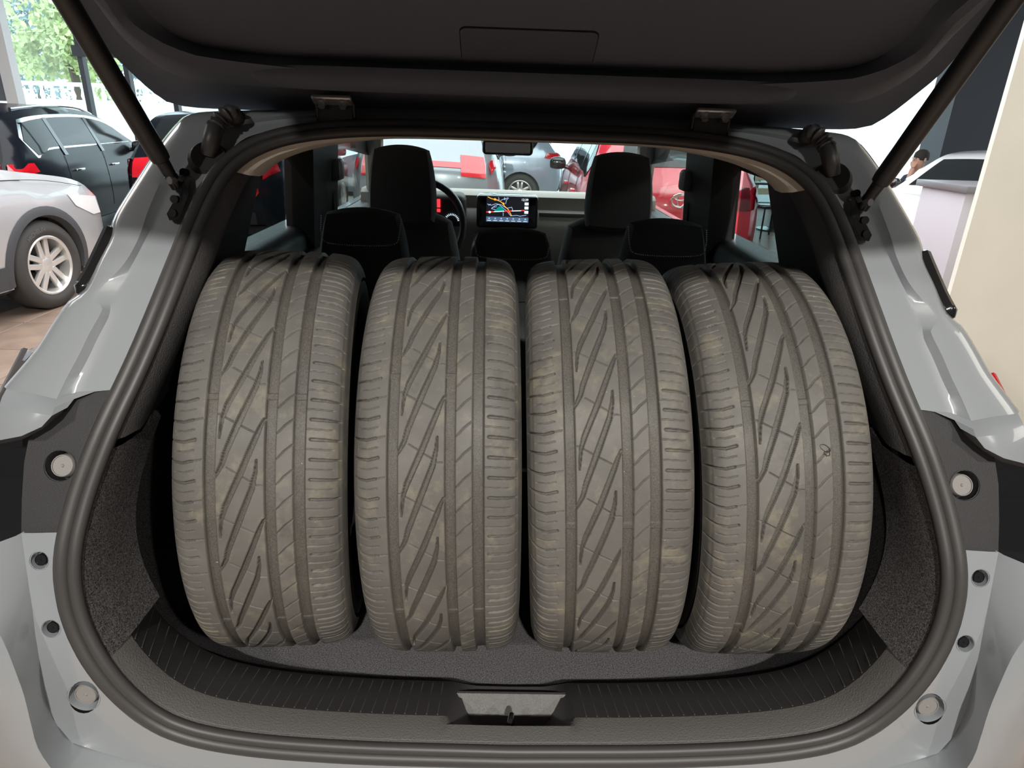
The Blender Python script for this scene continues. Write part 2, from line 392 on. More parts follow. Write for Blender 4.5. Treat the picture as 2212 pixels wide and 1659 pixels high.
# fine bottom row
rows = []
for off, dy, dr in [(.030, .0, 0), (.033, .010, 0), (.0345, .030, .0), (.0335, .045, .052), (.012, .100, .050), (-.012, .155, .012), (-.016, .160, .008), (-.030, .162, .0)]:
    rows.append([plate_pt(0, i, off, dy, dr) for i in bot])
sill = part('sill_trim', grid(rows[:4]), mat('sill_plastic', (.105, .10, .096), .45, bump=.6, bscale=420))
plate = part('scuff_plate', grid(rows[3:]), mat('plate_plastic', (.048, .045, .045), .5, bump=.25, bscale=900))
lt = [on_z(984, 1499, .690), on_z(1234, 1499, .690), on_z(1186, 1560, .662), on_z(1026, 1560, .662)]
xa, xb = (lt[1][0]-lt[0][0])/2, (lt[2][0]-lt[3][0])/2; da, db = (lt[0][1]+lt[1][1])/2, (lt[2][1]+lt[3][1])/2
part('latch_trim', grid([[(-xa, da+.006, .688), (xa, da+.006, .688)], [(-xa, da, .690), (xa, da, .690)], [(-xb, db, .662), (xb, db, .662)], [(-xb, db-.01, .64), (xb, db-.01, .64)]]), MATS['sill_plastic'], plate)
ribs = []
Lp = [np.array(rows[3]), np.array(rows[5])]
cum = np.r_[0, np.cumsum(np.linalg.norm(np.diff(Lp[0], axis=0), axis=1))]
s_ = .012
while s_ < cum[-1]-.01:
    a = np.array([np.interp(s_, cum, Lp[0][:, k]) for k in range(3)]); b = np.array([np.interp(s_, cum, Lp[1][:, k]) for k in range(3)])
    if abs(a[0]) > .098:
        up = np.array([-a[0]*.6*(abs(a[0]) > .35), 0, 1.0]); up /= np.linalg.norm(up)
        a, b = a*.97+b*.03+up*.0004, a*.06+b*.94+up*.0004
        ribs.append(tube([a, b], .0009, 5))
    s_ += .0158
tag(part('plate_ribs', join(*ribs), mat('rib_plastic', (.10, .097, .094), .5), plate), kind='stuff')
# striker
both_st = tube(spline([(-.012, .70, .690), (-.012, .70, .722), (-.009, .70, .732), (0, .70, .735), (.009, .70, .732), (.012, .70, .722), (.012, .70, .690)], 24), .0042, 8)
both_st = xf(both_st, Matrix.Translation((0, .712, -.020)) @ Matrix.Rotation(math.radians(80), 4, 'Z') @ Matrix.Translation((0, -.70, 0)))
stk = part('latch_striker', both_st, TRIMBLK)
part('striker_plate', rbox(-.03, .03, .69, .735, .658, .664, .002, 1), BLKMET, stk)
for sx_, px_, py_ in ((-1, 398, 1400), (1, 1800, 1432)):
    c_ = on_z(px_, py_, .69); c_ = np.array([c_[0], c_[1], .672])
    part('tie_down_hook', tube(spline([c_+[-.008, 0, -.02], c_+[-.008, 0, .012], c_+[0, 0, .02], c_+[.008, 0, .012], c_+[.008, 0, -.02]], 14), .004, 8), mat('hook_brown', (.30, .17, .08), .5))
# carpet lips, pillar trims, headliner edge
for k, idx in enumerate((sideR,)):
    rws = [[from2(CONT[i]+NRM[i]*off, dy) for i in idx] for off, dy in ((.030, 0), (.036, .02), (.040, .06), (.042, .115), (.030, .125), (.0, .127))]
    both('lip_carpet', grid(rws), CARPETS)
rws = [[from2(CONT[i]+NRM[i]*off, dy) for i in trimR] for off, dy in ((.030, 0), (.037, .015), (.043, .045), (.038, .075))]
both('pillar_edge_trim', grid(rws), GRAINPL)
def topblend(i): return min(1.0, max(0.0, (abs(base0[i][0])-.22)/.17))
rws = [[from2(CONT[i]+NRM[i]*(off+tb*topblend(i)), dy) for i in top] for off, tb, dy in ((.028, 0, .0), (.032, .003, .006), (.041, .008, .020), (.046, .012, .045), (.044, .012, .075))]
part('headliner_edge', grid(rws), BEIGE)

# ---- boot
floorv = rbox(-.615, .615, .70, 1.56, .60, .65, .006, 2)
bfl = part('boot_floor', floorv, CARPET)
def wallside():
    pr = [(.60, .64), (.62, .70), (.625, .85), (.615, 1.0), (.60, 1.08)]
    P = [[(x, d, z) for x, z in pr] for d in (.80, .90, 1.0, 1.2, 1.4, 1.6)]
    return grid(P)
both('side_lining', wallside(), CARPETS)
# upper side trim: from the pillar edge forward to the quarter window
P = []
edge = [from2(CONT[i]+NRM[i]*.038, .075) for i in trimR]
ez = [p[2] for p in edge]
for k, t in enumerate((0, .25, .5, .75, 1.0)):
    P.append([tuple(np.array(p)*(1-t)+np.array([.63-.22*max(0, p[2]-1.15), 1.46+.30*(p[2]-1.1), p[2]])*t) for p in edge])
both('quarter_trim', grid(P), BLACKPL)
P2 = [[(.60, d, 1.08), (.59, d, 1.10), (.56, d, 1.115), (.55+.05*t, d, 1.14)] for t, d in ((0, .80), (.3, 1.0), (.6, 1.2), (1, 1.45))]
P2[0] = [(.575, .80, 1.02), (.56, .80, 1.06), (.535, .80, 1.09), (.515, .82, 1.135)]
both('ledge_trim', grid(P2), GRAINPL)
# ---- cabin sides
both('rear_door_lining', rbox(.60, .72, 1.42, 2.22, .30, 1.225, .035, 3), mat('door_plastic', (.05, .055, .062), .45, bump=.2, bscale=600))
both('front_door_lining', rbox(.60, .72, 2.225, 3.4, .30, 1.16, .035, 3), MATS['door_plastic'])
both('door_armrest', rbox(.555, .61, 1.55, 2.0, 1.10, 1.16, .02, 3), BLACKPL)
for nm, d0, d1, w0 in (('centre_pillar', 1.99, 2.28, .60),):
    pr = [[(w0, d0+.0, 1.0), (w0-.06, d0-.10, 1.52)], [(w0, d1, 1.0), (w0-.06, d1-.10, 1.52)], [(w0+.08, d1, 1.0), (w0+.02, d1-.10, 1.52)], [(w0+.08, d0, 1.0), (w0+.02, d0-.10, 1.52)]]
    both(nm, grid(pr, True), BLACKPL)
both('windscreen_pillar', tube([(.66, 3.38, 1.02), (.56, 2.86, 1.50)], .04, 8), mat('pillar_beige', (.33, .31, .28), .8))
both('rear_side_window', ([(.665, 1.36, 1.06), (.665, 1.95, 1.06), (.615, 1.85, 1.50), (.615, 1.44, 1.46), (.67, 1.36, 1.06), (.67, 1.95, 1.06), (.62, 1.85, 1.50), (.62, 1.44, 1.46)], [(0, 1, 2, 3), (7, 6, 5, 4), (0, 4, 5, 1), (1, 5, 6, 2), (2, 6, 7, 3), (3, 7, 4, 0)]), TINT, None, False)
both('front_side_window', ([(.665, 2.46, 1.06), (.665, 3.30, 1.06), (.60, 2.95, 1.46), (.615, 2.36, 1.50), (.67, 2.46, 1.06), (.67, 3.30, 1.06), (.605, 2.95, 1.46), (.62, 2.36, 1.50)], [(0, 1, 2, 3), (7, 6, 5, 4), (0, 4, 5, 1), (1, 5, 6, 2), (2, 6, 7, 3), (3, 7, 4, 0)]), GLASS, None, False)
# seat belts hanging at the centre pillars
for sgn in (1, -1):
    bl = part('seat_belt', box(*sorted((sgn*.565, sgn*.59)), 2.16, 2.20, 1.0, 1.36), mat('belt_web', (.06, .06, .065), .8), smooth=False)
    part('belt_guide', rbox(*sorted((sgn*.535, sgn*.585)), 2.14, 2.21, 1.335, 1.40, .012, 2), mat('belt_grey', (.35, .36, .37), .4), bl)
# roof and outer skin
def roofgrid(zs, k): return grid([[(x*w_*k, d, z_+zs-.03*abs(x)**3) for x in (-1, -.85, -.5, 0, .5, .85, 1)] for d, w_, z_ in ((1.17, .43, 1.535), (1.4, .50, 1.56), (2.0, .57, 1.57), (2.6, .56, 1.56), (2.95, .54, 1.52))])
part('roof_panel', roofgrid(.01, 1.0), PAINT)
part('headliner', roofgrid(-.03, .98), BEIGE)
both('cant_rail', grid([[(w_-.02, d, z_-.012), (w_+.02, d, z_-.03), (w_+.06, d, z_-.07), (w_+.085, d, z_-.13), (w_+.08, d, z_-.15)] for d, w_, z_ in ((1.17, .43, 1.535), (1.4, .50, 1.56), (2.0, .56, 1.57), (2.6, .545, 1.56), (2.95, .52, 1.52))]), PAINT)
both('body_side', join(grid([[(.56, d, 1.50), (.68, d, 1.30), (.80, d, 1.06), (.86, d, .95), (.875, d, .70), (.86, d, .40), (.80, d, .22)] for d in (1.22, 1.45)]),
     grid([[(.72, d, 1.15), (.79, d, 1.13), (.86, d, 1.0), (.875, d, .70), (.86, d, .40), (.80, d, .22)] for d in (1.45, 2.4, 3.4, 4.1)])), PAINT)
part('bonnet', grid([[(x*s, d, z) for x in (-.84, -.6, -.2, .2, .6, .84)] for s, d, z in ((1, 3.45, 1.02), (1, 3.9, .98), (.95, 4.25, .88), (.9, 4.38, .65), (.9, 4.36, .3))]), PAINT)
ws = [(-.66, 3.42, 1.03), (.66, 3.42, 1.03), (.54, 2.90, 1.50), (-.54, 2.90, 1.50)]
part('windscreen', (ws+[(x, y+.004, z+.004) for x, y, z in ws], [(0, 1, 2, 3), (7, 6, 5, 4), (0, 4, 5, 1), (1, 5, 6, 2), (2, 6, 7, 3), (3, 7, 4, 0)]), GLASS, None, False)
for sx in (-1, 1):
    for yy in (1.35, 3.95):
        w_ = part('wheel', xf(lathe([(-.1, .21), (-.11, .27), (-.10, .32), (-.06, .335), (.06, .335), (.10, .32), (.11, .27), (.1, .21)], 40, 'x', True), Matrix.Translation((sx*.76, yy, .336))), mat('plain_tyre', (.03, .03, .03), .7))
        part('rim', xf(lathe([(-.1, .01), (.06, .05), (.08, .2), (.1, .212), (-.1, .212)], 32, 'x', True), Matrix.Translation((sx*.76, yy, .336))), STEEL, w_)

# ---- painted frame around the opening (left side traced, mirrored to the right)
ROWS = [  # seal edge, valley, step, outer edge
 [(760,266),(755,255),(752,246),(748,236)],
 [(640,273),(625,261),(612,250),(600,237)],
 [(540,292),(520,278),(500,262),(470,240)],
 [(500,316),(470,296),(440,272),(415,246)],
 [(478,334),(445,312),(408,290),(388,266)],
 [(441,380),(412,345),(374,325),(347,318)],
 [(416,412),(378,400),(345,395),(304,385)],
 [(394,466),(348,462),(318,460),(259,458)],
 [(382,500),(328,503),(304,503),(247,490)],
 [(374,525),(308,540),(284,545),(243,515)],
 [(356,574),(284,590),(262,577),(216,566)],
 [(333,640),(258,655),(206,640),(186,628)],
 [(320,668),(240,695),(222,664),(152,656)],
 [(301,712),(218,738),(192,722),(116,707)],
 [(283,757),(198,780),(170,768),(88,752)],
 [(263,803),(176,822),(146,812),(52,796)],
 [(245,842),(166,848),(122,862),(14,840)],
]
OFF = [(.004, .004, -.010, -.002)]*20
Prow = []
for r_ in ROWS:
    pts = [hit(p[0]+ (6 if k == 0 else 0), p[1], o_) for k, (p, o_) in enumerate(zip(r_, OFF[0]))]
    a, b, c, e = pts
    f1 = a*.62+b*.38+np.array([0, .0, 0]); f2 = a*.2+b*.8
    v1 = b*.6+c*.4+np.array([0, .004, 0]); s1 = c*.7+e*.3+np.array([0, -.003, 0]); s2 = c*.25+e*.75+np.array([0, -.003, 0])
    w1 = e+np.array([-.012, .012, -.002]); w2 = e+np.array([-.03, .05, -.01]); w3 = e+np.array([-.06, .16, -.03])
    Prow.append([a, f1, f2, b, v1, c, s1, s2, e, w1, w2, w3])
Prow = np.array(Prow)
Pd = np.stack([np.stack([spline(Prow[:, j], 60) for j in range(Prow.shape[1])], 1)], 0)[0]
pilL, pilR = both('tail_pillar', grid([list(r) for r in Pd]), PAINT)
# corner bracket at the pillar foot
lower = [[(245,842),(168,846),(122,862),(70,850),(14,840)], [(205,846),(160,862),(118,880),(66,866),(4,858)], [(172,848),(146,880),(112,898),(62,890),(-6,890)], [(166,852),(134,890),(90,922),(46,942),(-6,952)], [(166,858),(134,898),(90,930),(46,950),(-6,960)]]
lo_off = [[.004,.004,-.010,-.012,-.002],[.003,-.004,-.022,-.022,-.008],[.003,-.006,-.030,-.034,-.012],[.003,-.002,-.022,-.03,-.012],[.02,.02,.01,.01,.02]]
both('pillar_foot', grid([[hit(p[0], p[1], o_) for p, o_ in zip(r_, q_)] for r_, q_ in zip(lower, lo_off)]), PAINT)
# quarter window trim strip outside the pillar
st = [hit(246, 492, .004), hit(224, 540, .004), hit(196, 598, .004), hit(168, 644, .004)]
both('quarter_window_strip', tube(spline([p+np.array([-.005, .014, 0]) for p in st], 14), [.002]+[.013]*12+[.006], 8), TRIMBLK)
# black lamp panel with its stop
pan = [(168,845),(243,843)]+[tuple(p) for p in ((223,887),(191,962),(171,1008),(153,1060),(130,1141),(129,1151))]+[(46,1151),(47,1080),(52,1000),(62,948),(84,929),(132,893)]
pan = [(p[0]+(6 if 1 <= k <= 7 else 0), p[1]) for k, p in enumerate(pan)]
both('lamp_panel', cdt(pan, [circle_px((130, 1006), 33)], 16, lambda x, y: hit(x, y, .006)), BLACKPL)
both('lamp_recess', grid([[hit(x, y, .06) for x in (-120, -40, 40, 110)] for y in (885, 1000, 1100, 1190)]), TRIMBLK)
both('recess_edge', grid([[hit(*p, .006), hit(*p, .06)] for p in ((84, 929), (62, 948), (52, 1000), (47, 1080), (46, 1151))]), BLACKPL)
def stop(c, rpx, off, depth, rs, name='bump_stop'):
    p = hit(*c, off); z = p[2]; n = np.array([0, -1, float(g(z+.01)-g(z-.01))/.02]); n /= np.linalg.norm(n); n = Vector(n)
    M = Matrix.Translation(Vector(p)) @ n.to_track_quat('Z', 'Y').to_matrix().to_4x4()
    cup = xf(lathe([(0.001, rpx*1.0), (-.002, rpx*.97), (-depth, rpx*.9), (-depth, 0.0005)], 28, 'z'), M)
    st_ = xf(lathe([(-depth, rs), (-depth*.25, rs), (-depth*.15, rs*.93), (-depth*.15, rs*.86), (-depth*.22, rs*.84), (-depth*.22, rs*.16), (-depth*.15, rs*.1), (-depth*.15, 0.0003)], 28, 'z'), M)
    return cup, st_
cup, st_ = stop((130, 1006), .0205, .006, .022, .0150)
for c_, s__ in ((cup, st_), (mir(cup), mir(st_))):
    o = part('stop_cup', c_, BLACKPL); part('bump_stop', s__, STOPR, o)
# lower painted flange with screws and stops
fl = [(p[0]+8, p[1]) for p in ((130,1150),(117,1234),(119,1283),(130,1333),(155,1391),(194,1443),(230,1493))]+[(304,1552),(400,1594),(480,1609),(600,1626),(800,1639),(1106,1646),(1106,1720),(800,1716),(600,1700),(420,1672),(304,1648),(221,1626),(155,1604),(122,1565),(106,1530),(94,1490),(76,1370),(60,1250),(46,1152)]
SC = [(82, 1208), (108, 1355)]
both('rear_flange', cdt(fl, [circle_px((85, 1211), 19), circle_px((110, 1358), 19), circle_px((181, 1506), 33, ry=35)], 22, lambda x, y: hit(x, y, .002)), PAINT)
for c_ in SC:
    cup, bolt = stop((c_[0]+3, c_[1]+3), .0122, .002, .012, .0078)
    for q, w_ in ((cup, bolt), (mir(cup), mir(bolt))):
        o = part('screw_cup', q, PAINT); part('screw', w_, BLKMET, o)
cup, st_ = stop((181, 1506), .0215, .002, .020, .0150)
for c_, s__ in ((cup, st_), (mir(cup), mir(st_))):
    o = part('stop_cup', c_, PAINT); part('bump_stop', s__, STOPR, o)
# step from the flange out to the bumper
Vl = [(46,1152),(60,1250),(76,1370),(94,1490),(106,1530),(122,1565),(155,1604),(221,1626),(304,1648),(420,1672),(600,1700),(800,1716),(1106,1720)]
Ul = [(-90,1210),(-60,1290),(0,1372),(36,1457),(54,1510),(66,1560),(84,1620),(130,1680),(210,1740),(340,1775),(560,1800),(800,1812),(1106,1815)]
Vp = np.array([hit(*p, .002) for p in Vl]); Up = np.array([hit(*p, -.045) for p in Ul])
Vs, Us = spline(Vp, 60), spline(Up, 60)
mid = [(Vs*.92+Us*.08)+[0, -.001, 0], (Vs*.5+Us*.5)+[0, .004, 0], (Vs*.1+Us*.9)+[0, -.002, 0]]
inn = Vs+(Vs-Us)/np.linalg.norm(Vs-Us, axis=1)[:, None]*.006+[0, .006, 0]
both('flange_step', grid([list(r) for r in (inn, *mid, Us)]), PAINT)
Bo = []
for k in range(60):
    p = Us[k]; t = k/59
    o1 = p+np.array([-.02*(1-t), -.003, -.008*t]); o2 = p+np.array([-.13*(1-t)**.7, .03*(1-t), -.06*t-.03]); o3 = np.array([max(-.875, p[0]-.25*(1-t)**.7), p[1]+.14*(1-t)+.02, .48]); o4 = o3*[.98, 1, 0]+[0, .05, .25]
    Bo.append([p, o1, o2, o3, o4])
both('bumper', grid(Bo), PAINT)
# rear quarter between the tail pillar, the lamp recess, the bumper and the door side
QA = [(1.50, .50, 1.13), (1.40, .55, 1.05), (1.30, .61, .95), (1.20, .655, .90), (1.13, .715, .88), (1.06, .765, .85), (1.0, .785, .81), (.92, .80, .78), (.8, .83, .78), (.65, .855, .79), (.5, .865, .81), (.36, .855, .84), (.26, .83, .87)]
QB = [(.56, 1.50), (.62, 1.40), (.68, 1.30), (.73, 1.20), (.765, 1.13), (.80, 1.06), (.835, 1.0), (.855, .92), (.87, .8), (.875, .65), (.866, .5), (.85, .36), (.82, .26)]
def quarter(t, bul): return [(xa_*(1-t)+xb_*t+bul, da_*(1-t)+1.23*t, z_) for (z_, xa_, da_), (xb_, _) in zip(QA, QB)]
both('quarter_panel', grid([quarter(0, 0), quarter(.3, .006), quarter(.65, .006), quarter(1.0, 0)]), PAINT)
# tail lamps on the body sides
for sgn in (1, -1):
    P = []
    for t in np.linspace(0, 1, 9):
        c = np.array([-.79-.03*t, .90+.17*t, 1.06+.075*t]); h = .045*math.sin(math.pi*min(1, .25+.6*t))
        P.append([c+np.array([.02, 0, h]), c+np.array([-.006, -.008, h*.4]), c+np.array([-.010, -.010, 0]), c+np.array([-.004, -.004, -h*.6]), c+np.array([.02, 0, -h])])
    vf = grid([list(r) for r in P]); vf = vf if sgn < 0 else mir(vf)
    lm = part('tail_lamp', vf, mat('smoked_lens', (.02, .02, .022), .05, coat=1.0))
    st = tube([np.array([-.797-.03*t, .893+.17*t, 1.074+.075*t]) for t in np.linspace(.05, .95, 8)], .006, 6)
    part('lamp_strip', st if sgn < 0 else mir(st), CHROME if sgn < 0 else REDL, lm)

# ---- roof channel above the opening
tp = sorted([i for i in range(NC) if base0[i][2] > 1.468], key=lambda i: base0[i][0])
part('roof_channel', grid([[from2(CONT[i]-NRM[i]*off, dy) for i in tp] for off, dy in ((-.004, .006), (.006, .008), (.020, .014), (.040, .012), (.055, .03), (.07, .08))]), PAINT)
# ---- tailgate
TH = np.array([0, 1.135, 1.548]); TA = math.radians(30)
ta = np.array([0, -math.cos(TA), math.sin(TA)]); tn = np.array([0, -math.sin(TA), -math.cos(TA)])   # along the lid, and out of its inner face
def tpt(x, a_, n): return TH+np.array([x, 0, 0])+ta*a_+tn*n
def thit(px, py, n=0.0):
    d = pray(px, py); o_ = TH+tn*n; t = ((o_-CO)@tn)/(d@tn); p = CO+d*t; return np.array([p[0], (p-TH)@ta])
def symc(L, R=None, nn=0.0, n=40):
    l = resample(np.array([thit(*p, nn) for p in L]), n); l[:, 0] *= -1
    if R is not None:
        r_ = resample(np.array([thit(*p, nn) for p in R]), n); l = (l+r_)/2
    l[0, 0] = 0; return l
T0 = symc([(1106,258),(800,249),(560,243),(420,240),(367,231),(333,208),(275,153),(246,130),(200,75),(150,8)], [(1120,262),(1400,276),(1650,286),(1825,289),(1871,285),(1897,278),(2001,200),(2053,153),(2095,100),(2140,30)], -.004)
T1 = symc([(1106,168),(900,163),(700,155),(520,142),(430,128),(375,112),(318,87),(275,52),(246,0)], [(1120,168),(1400,180),(1650,178),(1862,162),(1935,136),(2021,75),(2079,0)], .016)
T2 = symc([(1106,146),(711,135),(477,116),(405,101),(347,67),(310,20),(295,-10)], [(1120,147),(1500,160),(1750,155),(1850,140),(1920,105),(1985,40),(2020,0)], -.012)
def extend(Tc, pts): return resample(np.vstack([Tc, pts]), 90)
xe0, xe1, xe2 = T0[-1], T1[-1], T2[-1]
T0 = extend(T0, [(xe0[0]+.03, .50), (.62, .62), (.60, .85), (.52, 1.0), (.3, 1.04), (0, 1.05)])
T1 = extend(T1, [(xe1[0]+.03, .48), (.545, .60), (.53, .82), (.45, .95), (.25, .985), (0, .99)])
T2 = extend(T2, [(xe2[0]+.03, .46), (.50, .58), (.48, .80), (.41, .92), (.2, .95), (0, .955)])
def bend(p):
    # the lid folds downwards below its window
    a_ = p[1]; k = max(0.0, a_-.60); return a_-k*.12, k*.55
def tp3(p, n): a_, dn = bend(p); return tpt(p[0], a_, n+dn)
rows = [[tp3(p, -.055) for p in T0], [tp3(p, -.01) for p in T0]]
for s, n in ((.05, -.012), (.16, -.016), (.44, -.014), (.58, .006), (.88, .020), (1.0, .016)): rows.append([tp3(T0[i]*(1-s)+T1[i]*s, n) for i in range(90)])
for s, n in ((.2, .010), (.8, -.010), (1.0, -.012)): rows.append([tp3(T1[i]*(1-s)+T2[i]*s, n) for i in range(90)])
def T3(i):   # window edge
    p = T2[i]; return np.array([p[0]*.90, max(p[1], min(.33, p[1]+.19)) if p[1] < .45 else min(p[1], .62)])
T3a = np.array([T3(i) for i in range(90)])
rows.append([tp3(T2[i]*.5+T3a[i]*.5, -.013) for i in range(90)]); rows.append([tp3(T3a[i], -.014) for i in range(90)]); rows.append([tp3(T3a[i], -.035) for i in range(90)])
lidL = grid(rows)
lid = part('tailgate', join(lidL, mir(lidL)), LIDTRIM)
ctr = [tp3((x, a_), -.036) for a_ in (.26, .40, .55, .66) for x in (-.46, -.2, 0, .2, .46)]
part('tailgate_glass', (ctr, [(r*5+c, r*5+c+1, r*5+c+6, r*5+c+5) for r in range(3) for c in range(4)]), DARKGL, lid)
lowtrim = [tp3((x, a_), -.016) for a_ in (.60, .75, .9, .96) for x in (-.48, -.2, 0, .2, .48)]
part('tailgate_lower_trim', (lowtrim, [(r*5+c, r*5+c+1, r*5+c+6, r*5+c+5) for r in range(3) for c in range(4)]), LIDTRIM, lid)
skin = [[tp3((x*w_, a_), -.06-.03*(1-abs(x))) for x in (-1, -.6, -.2, .2, .6, 1)] for a_, w_ in ((0.0, .50), (.06, .54), (.3, .60), (.6, .62), (.85, .60), (1.04, .45))]
part('tailgate_skin', grid(skin), PAINT, lid)
# ridge along the hinge side of the lid
rid = np.array([thit(*p, .034) for p in ((520,190),(640,186),(820,190),(1106,198),(1400,208),(1600,212),(1742,210))])
xm = (rid[-1, 0]-rid[0, 0])/2; am = rid[:, 1].mean()-.004
P = []
for t in np.linspace(-1, 1, 41):
    k = max(.04, math.sqrt(max(0, 1-abs(t)**10))); hw = .015*k+.002
    P.append([tpt(t*xm, am+u*hw, .010+n*k) for u, n in ((-1, -.03), (-.95, .012), (-.7, .022), (0, .024), (.5, .021), (.85, .014), (1, .002))])
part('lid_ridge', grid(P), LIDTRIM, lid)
# brake light cover
cc = np.array([thit(*p, -.012) for p in ((996,58),(1286,68),(1280,138),(997,132))]); x0, x1 = cc[:, 0].min(), cc[:, 0].max(); a0, a1 = cc[:, 1].min(), cc[:, 1].max()
def rrect(x0, x1, y0, y1, r, n=6):
    o_ = []
    for cx, cy, s in ((x1-r, y1-r, 0), (x0+r, y1-r, 1), (x0+r, y0+r, 2), (x1-r, y0+r, 3)):
        o_ += [(cx+r*math.cos(math.pi/2*(s+k/n)), cy+r*math.sin(math.pi/2*(s+k/n))) for k in range(n+1)]
    return o_
o1, o2, o3 = rrect(x0, x1, a0, a1, .010), rrect(x0+.0012, x1-.0012, a0+.0012, a1-.0012, .009), rrect(x0+.004, x1-.004, a0+.004, a1-.004, .007)
gv = [[tpt(x, a_, n) for x, a_ in o] for o, n in ((o1, -.013), (o1, -.0118), (o2, -.0113))]
gv, gf = grid(gv, False, True)
part('cover_gap', (gv, gf), mat('gap_black', (.002, .002, .002), .9), lid)
cv, cf = grid([[tpt(x, a_, n) for x, a_ in o] for o, n in ((o2, -.0125), (o2, -.0105), (o3, -.0095))], False, True)
nn = len(o3); cf = cf+[tuple(range(2*nn, 3*nn))]
part('brake_light_cover', (cv, cf), mat('cover_plastic', (.080, .086, .105), .7, bump=.4, bscale=1200), lid)
# hinges
for xs in (-1, 1):
    q_ = thit(718, 214, .02); hx = -q_[0]*xs; c_ = tpt(hx, q_[1], .022)
    hg = part('hinge', box(hx-.026, hx+.026, 1.105, 1.112, 1.512, 1.545), BLKMET, smooth=False)
    for q in (-.0285, .0285):
        top_ = tpt(hx+q, q_[1]-.012, .012); bt_ = hit(718, 264, -.004); bt_ = np.array([hx+q, bt_[1], bt_[2]])
        part('hinge_arm', tube([top_, bt_], .0030, 6), BLKMET, hg)
    M = Matrix.Translation(Vector(c_)) @ Vector(tn).to_track_quat('Z', 'Y').to_matrix().to_4x4()
    part('hinge_plate', xf(rbox(-.030, .030, -.010, .010, -.004, .003, .002, 1), M), STEEL, hg)
    for bx in (-.016, .016):
        part('hinge_bolt', xf(join(lathe([(.003, .0085), (.005, .0085), (.005, .0)], 16, 'z'), lathe([(.005, .0052), (.012, .0052), (.012, .0)], 6, 'z')), M @ Matrix.Translation((bx, 0, 0))), STEEL, hg)
# corrugated cable hoses
hs = [thit(585, 226), thit(540, 240)]
h0 = tpt(hs[0][0], hs[0][1], .03); h1 = tpt(hs[1][0], hs[1][1], .035)
hp = spline([h0, h1, hit(500, 246, -.045), hit(470, 268, -.04), hit(458, 300, -.03), hit(452, 335, -.004)], 150)
hr_ = [(.0155 if k < 22 else (.0112 + .0026*math.sin(k*1.05) if k < 118 else .0125)) for k in range(150)]
for vf in (tube(hp, hr_, 12),):
    for q in (vf, mir(vf)):
        o = part('cable_hose', q, RUBBER)
        gm = tube([hit(452, 345, .004), hit(450, 337, -.010)], [.030, .024], 20)
        part('hose_grommet', gm if q is vf else mir(gm), RUBBER, o)
# gas struts
sb = hit(374, 388, -.022); s1 = thit(118, -40, .03); s2 = tpt(s1[0], s1[1], .03); s2 = s2+(s2-sb)*.35
dirv = (s2-sb)/np.linalg.norm(s2-sb); Ls = np.linalg.norm(s2-sb)
sv = tube([sb, sb+dirv*.03, sb+dirv*.032, sb+dirv*.040, s2], [.008, .0095, .0125, .0135, .0140], 20)
for q in (sv, mir(sv)):
    o = part('gas_strut', q, mat('strut_black', (.013, .013, .014), .35))
    ev = tube([sb-dirv*.012, sb+dirv*.008], [.009, .009], 12)
    part('strut_socket', ev if q is sv else mir(ev), BLKMET, o)
    bl = tube([sb+np.array([0, -.012, 0]), sb+np.array([0.012, .026, 0])], .0055, 12)
    part('ball_stud', bl if q is sv else mir(bl), STEEL, o)
    br = [(395,366),(386,378),(383,400),(388,425),(372,440),(360,462),(366,476),(386,474),(394,455),(407,420),(408,392),(404,370)]
    bp_ = [hit(*p, -.004) for p in br]; bq = [hit(*p, -.014) for p in br]; nb = len(br)
    bv = (bp_+bq, [tuple(range(nb, 2*nb))]+[(k, (k+1) % nb, nb+(k+1) % nb, nb+k) for k in range(nb)])
    bo = part('strut_bracket', bv if q is sv else mir(bv), BLKMET, o, False)
    for c_ in ((378, 432), (374, 462), (398, 374)):
        p_ = hit(*c_, -.014); cb = cyl(p_+np.array([0, .006, 0]), p_-np.array([0, .003, -.0015]), .0058, 14)
        part('bracket_bolt', cb if q is sv else mir(cb), BLKMET, o)

# ---- seats
def cushion(w0, w1, h, d, r, crown=.012, n=5):
    # rounded, slightly barrelled block: bottom width w0, top width w1
    bm = bmesh.new(); bmesh.ops.create_cube(bm, size=1.0)
    bmesh.ops.subdivide_edges(bm, edges=bm.edges[:], cuts=9, use_grid_fill=True)
    for v in bm.verts:
        x, y, z = v.co*2
        def sq(a_, b_, c_): return a_*math.sqrt(max(0, 1-b_*b_/2-c_*c_/2+b_*b_*c_*c_/3))
        sx, sy, sz = sq(x, y, z), sq(y, z, x), sq(z, x, y)
        k = r; X, Y, Z = x*(1-k)+sx*k, y*(1-k)+sy*k, z*(1-k)+sz*k
        ww = w0+(w1-w0)*(Z*.5+.5)
        v.co = (X*ww/2, Y*d/2*(1-.10*max(0, Z)), Z*h/2)
    out = [tuple(v.co) for v in bm.verts], [tuple(v.index for v in f.verts) for f in bm.faces]
    bm.verts.index_update(); bm.free(); return out
def put(vf, loc, rx=0.0): return xf(vf, Matrix.Translation(loc) @ Matrix.Rotation(rx, 4, 'X'))
rs = part('rear_seat', put(cushion(1.22, 1.20, .56, .16, .35), (0, 1.69, .90), math.radians(-16)), SEATFAB)
part('seat_base', rbox(-.60, .60, 1.75, 2.25, .36, .66, .08, 4), SEATFAB, rs)
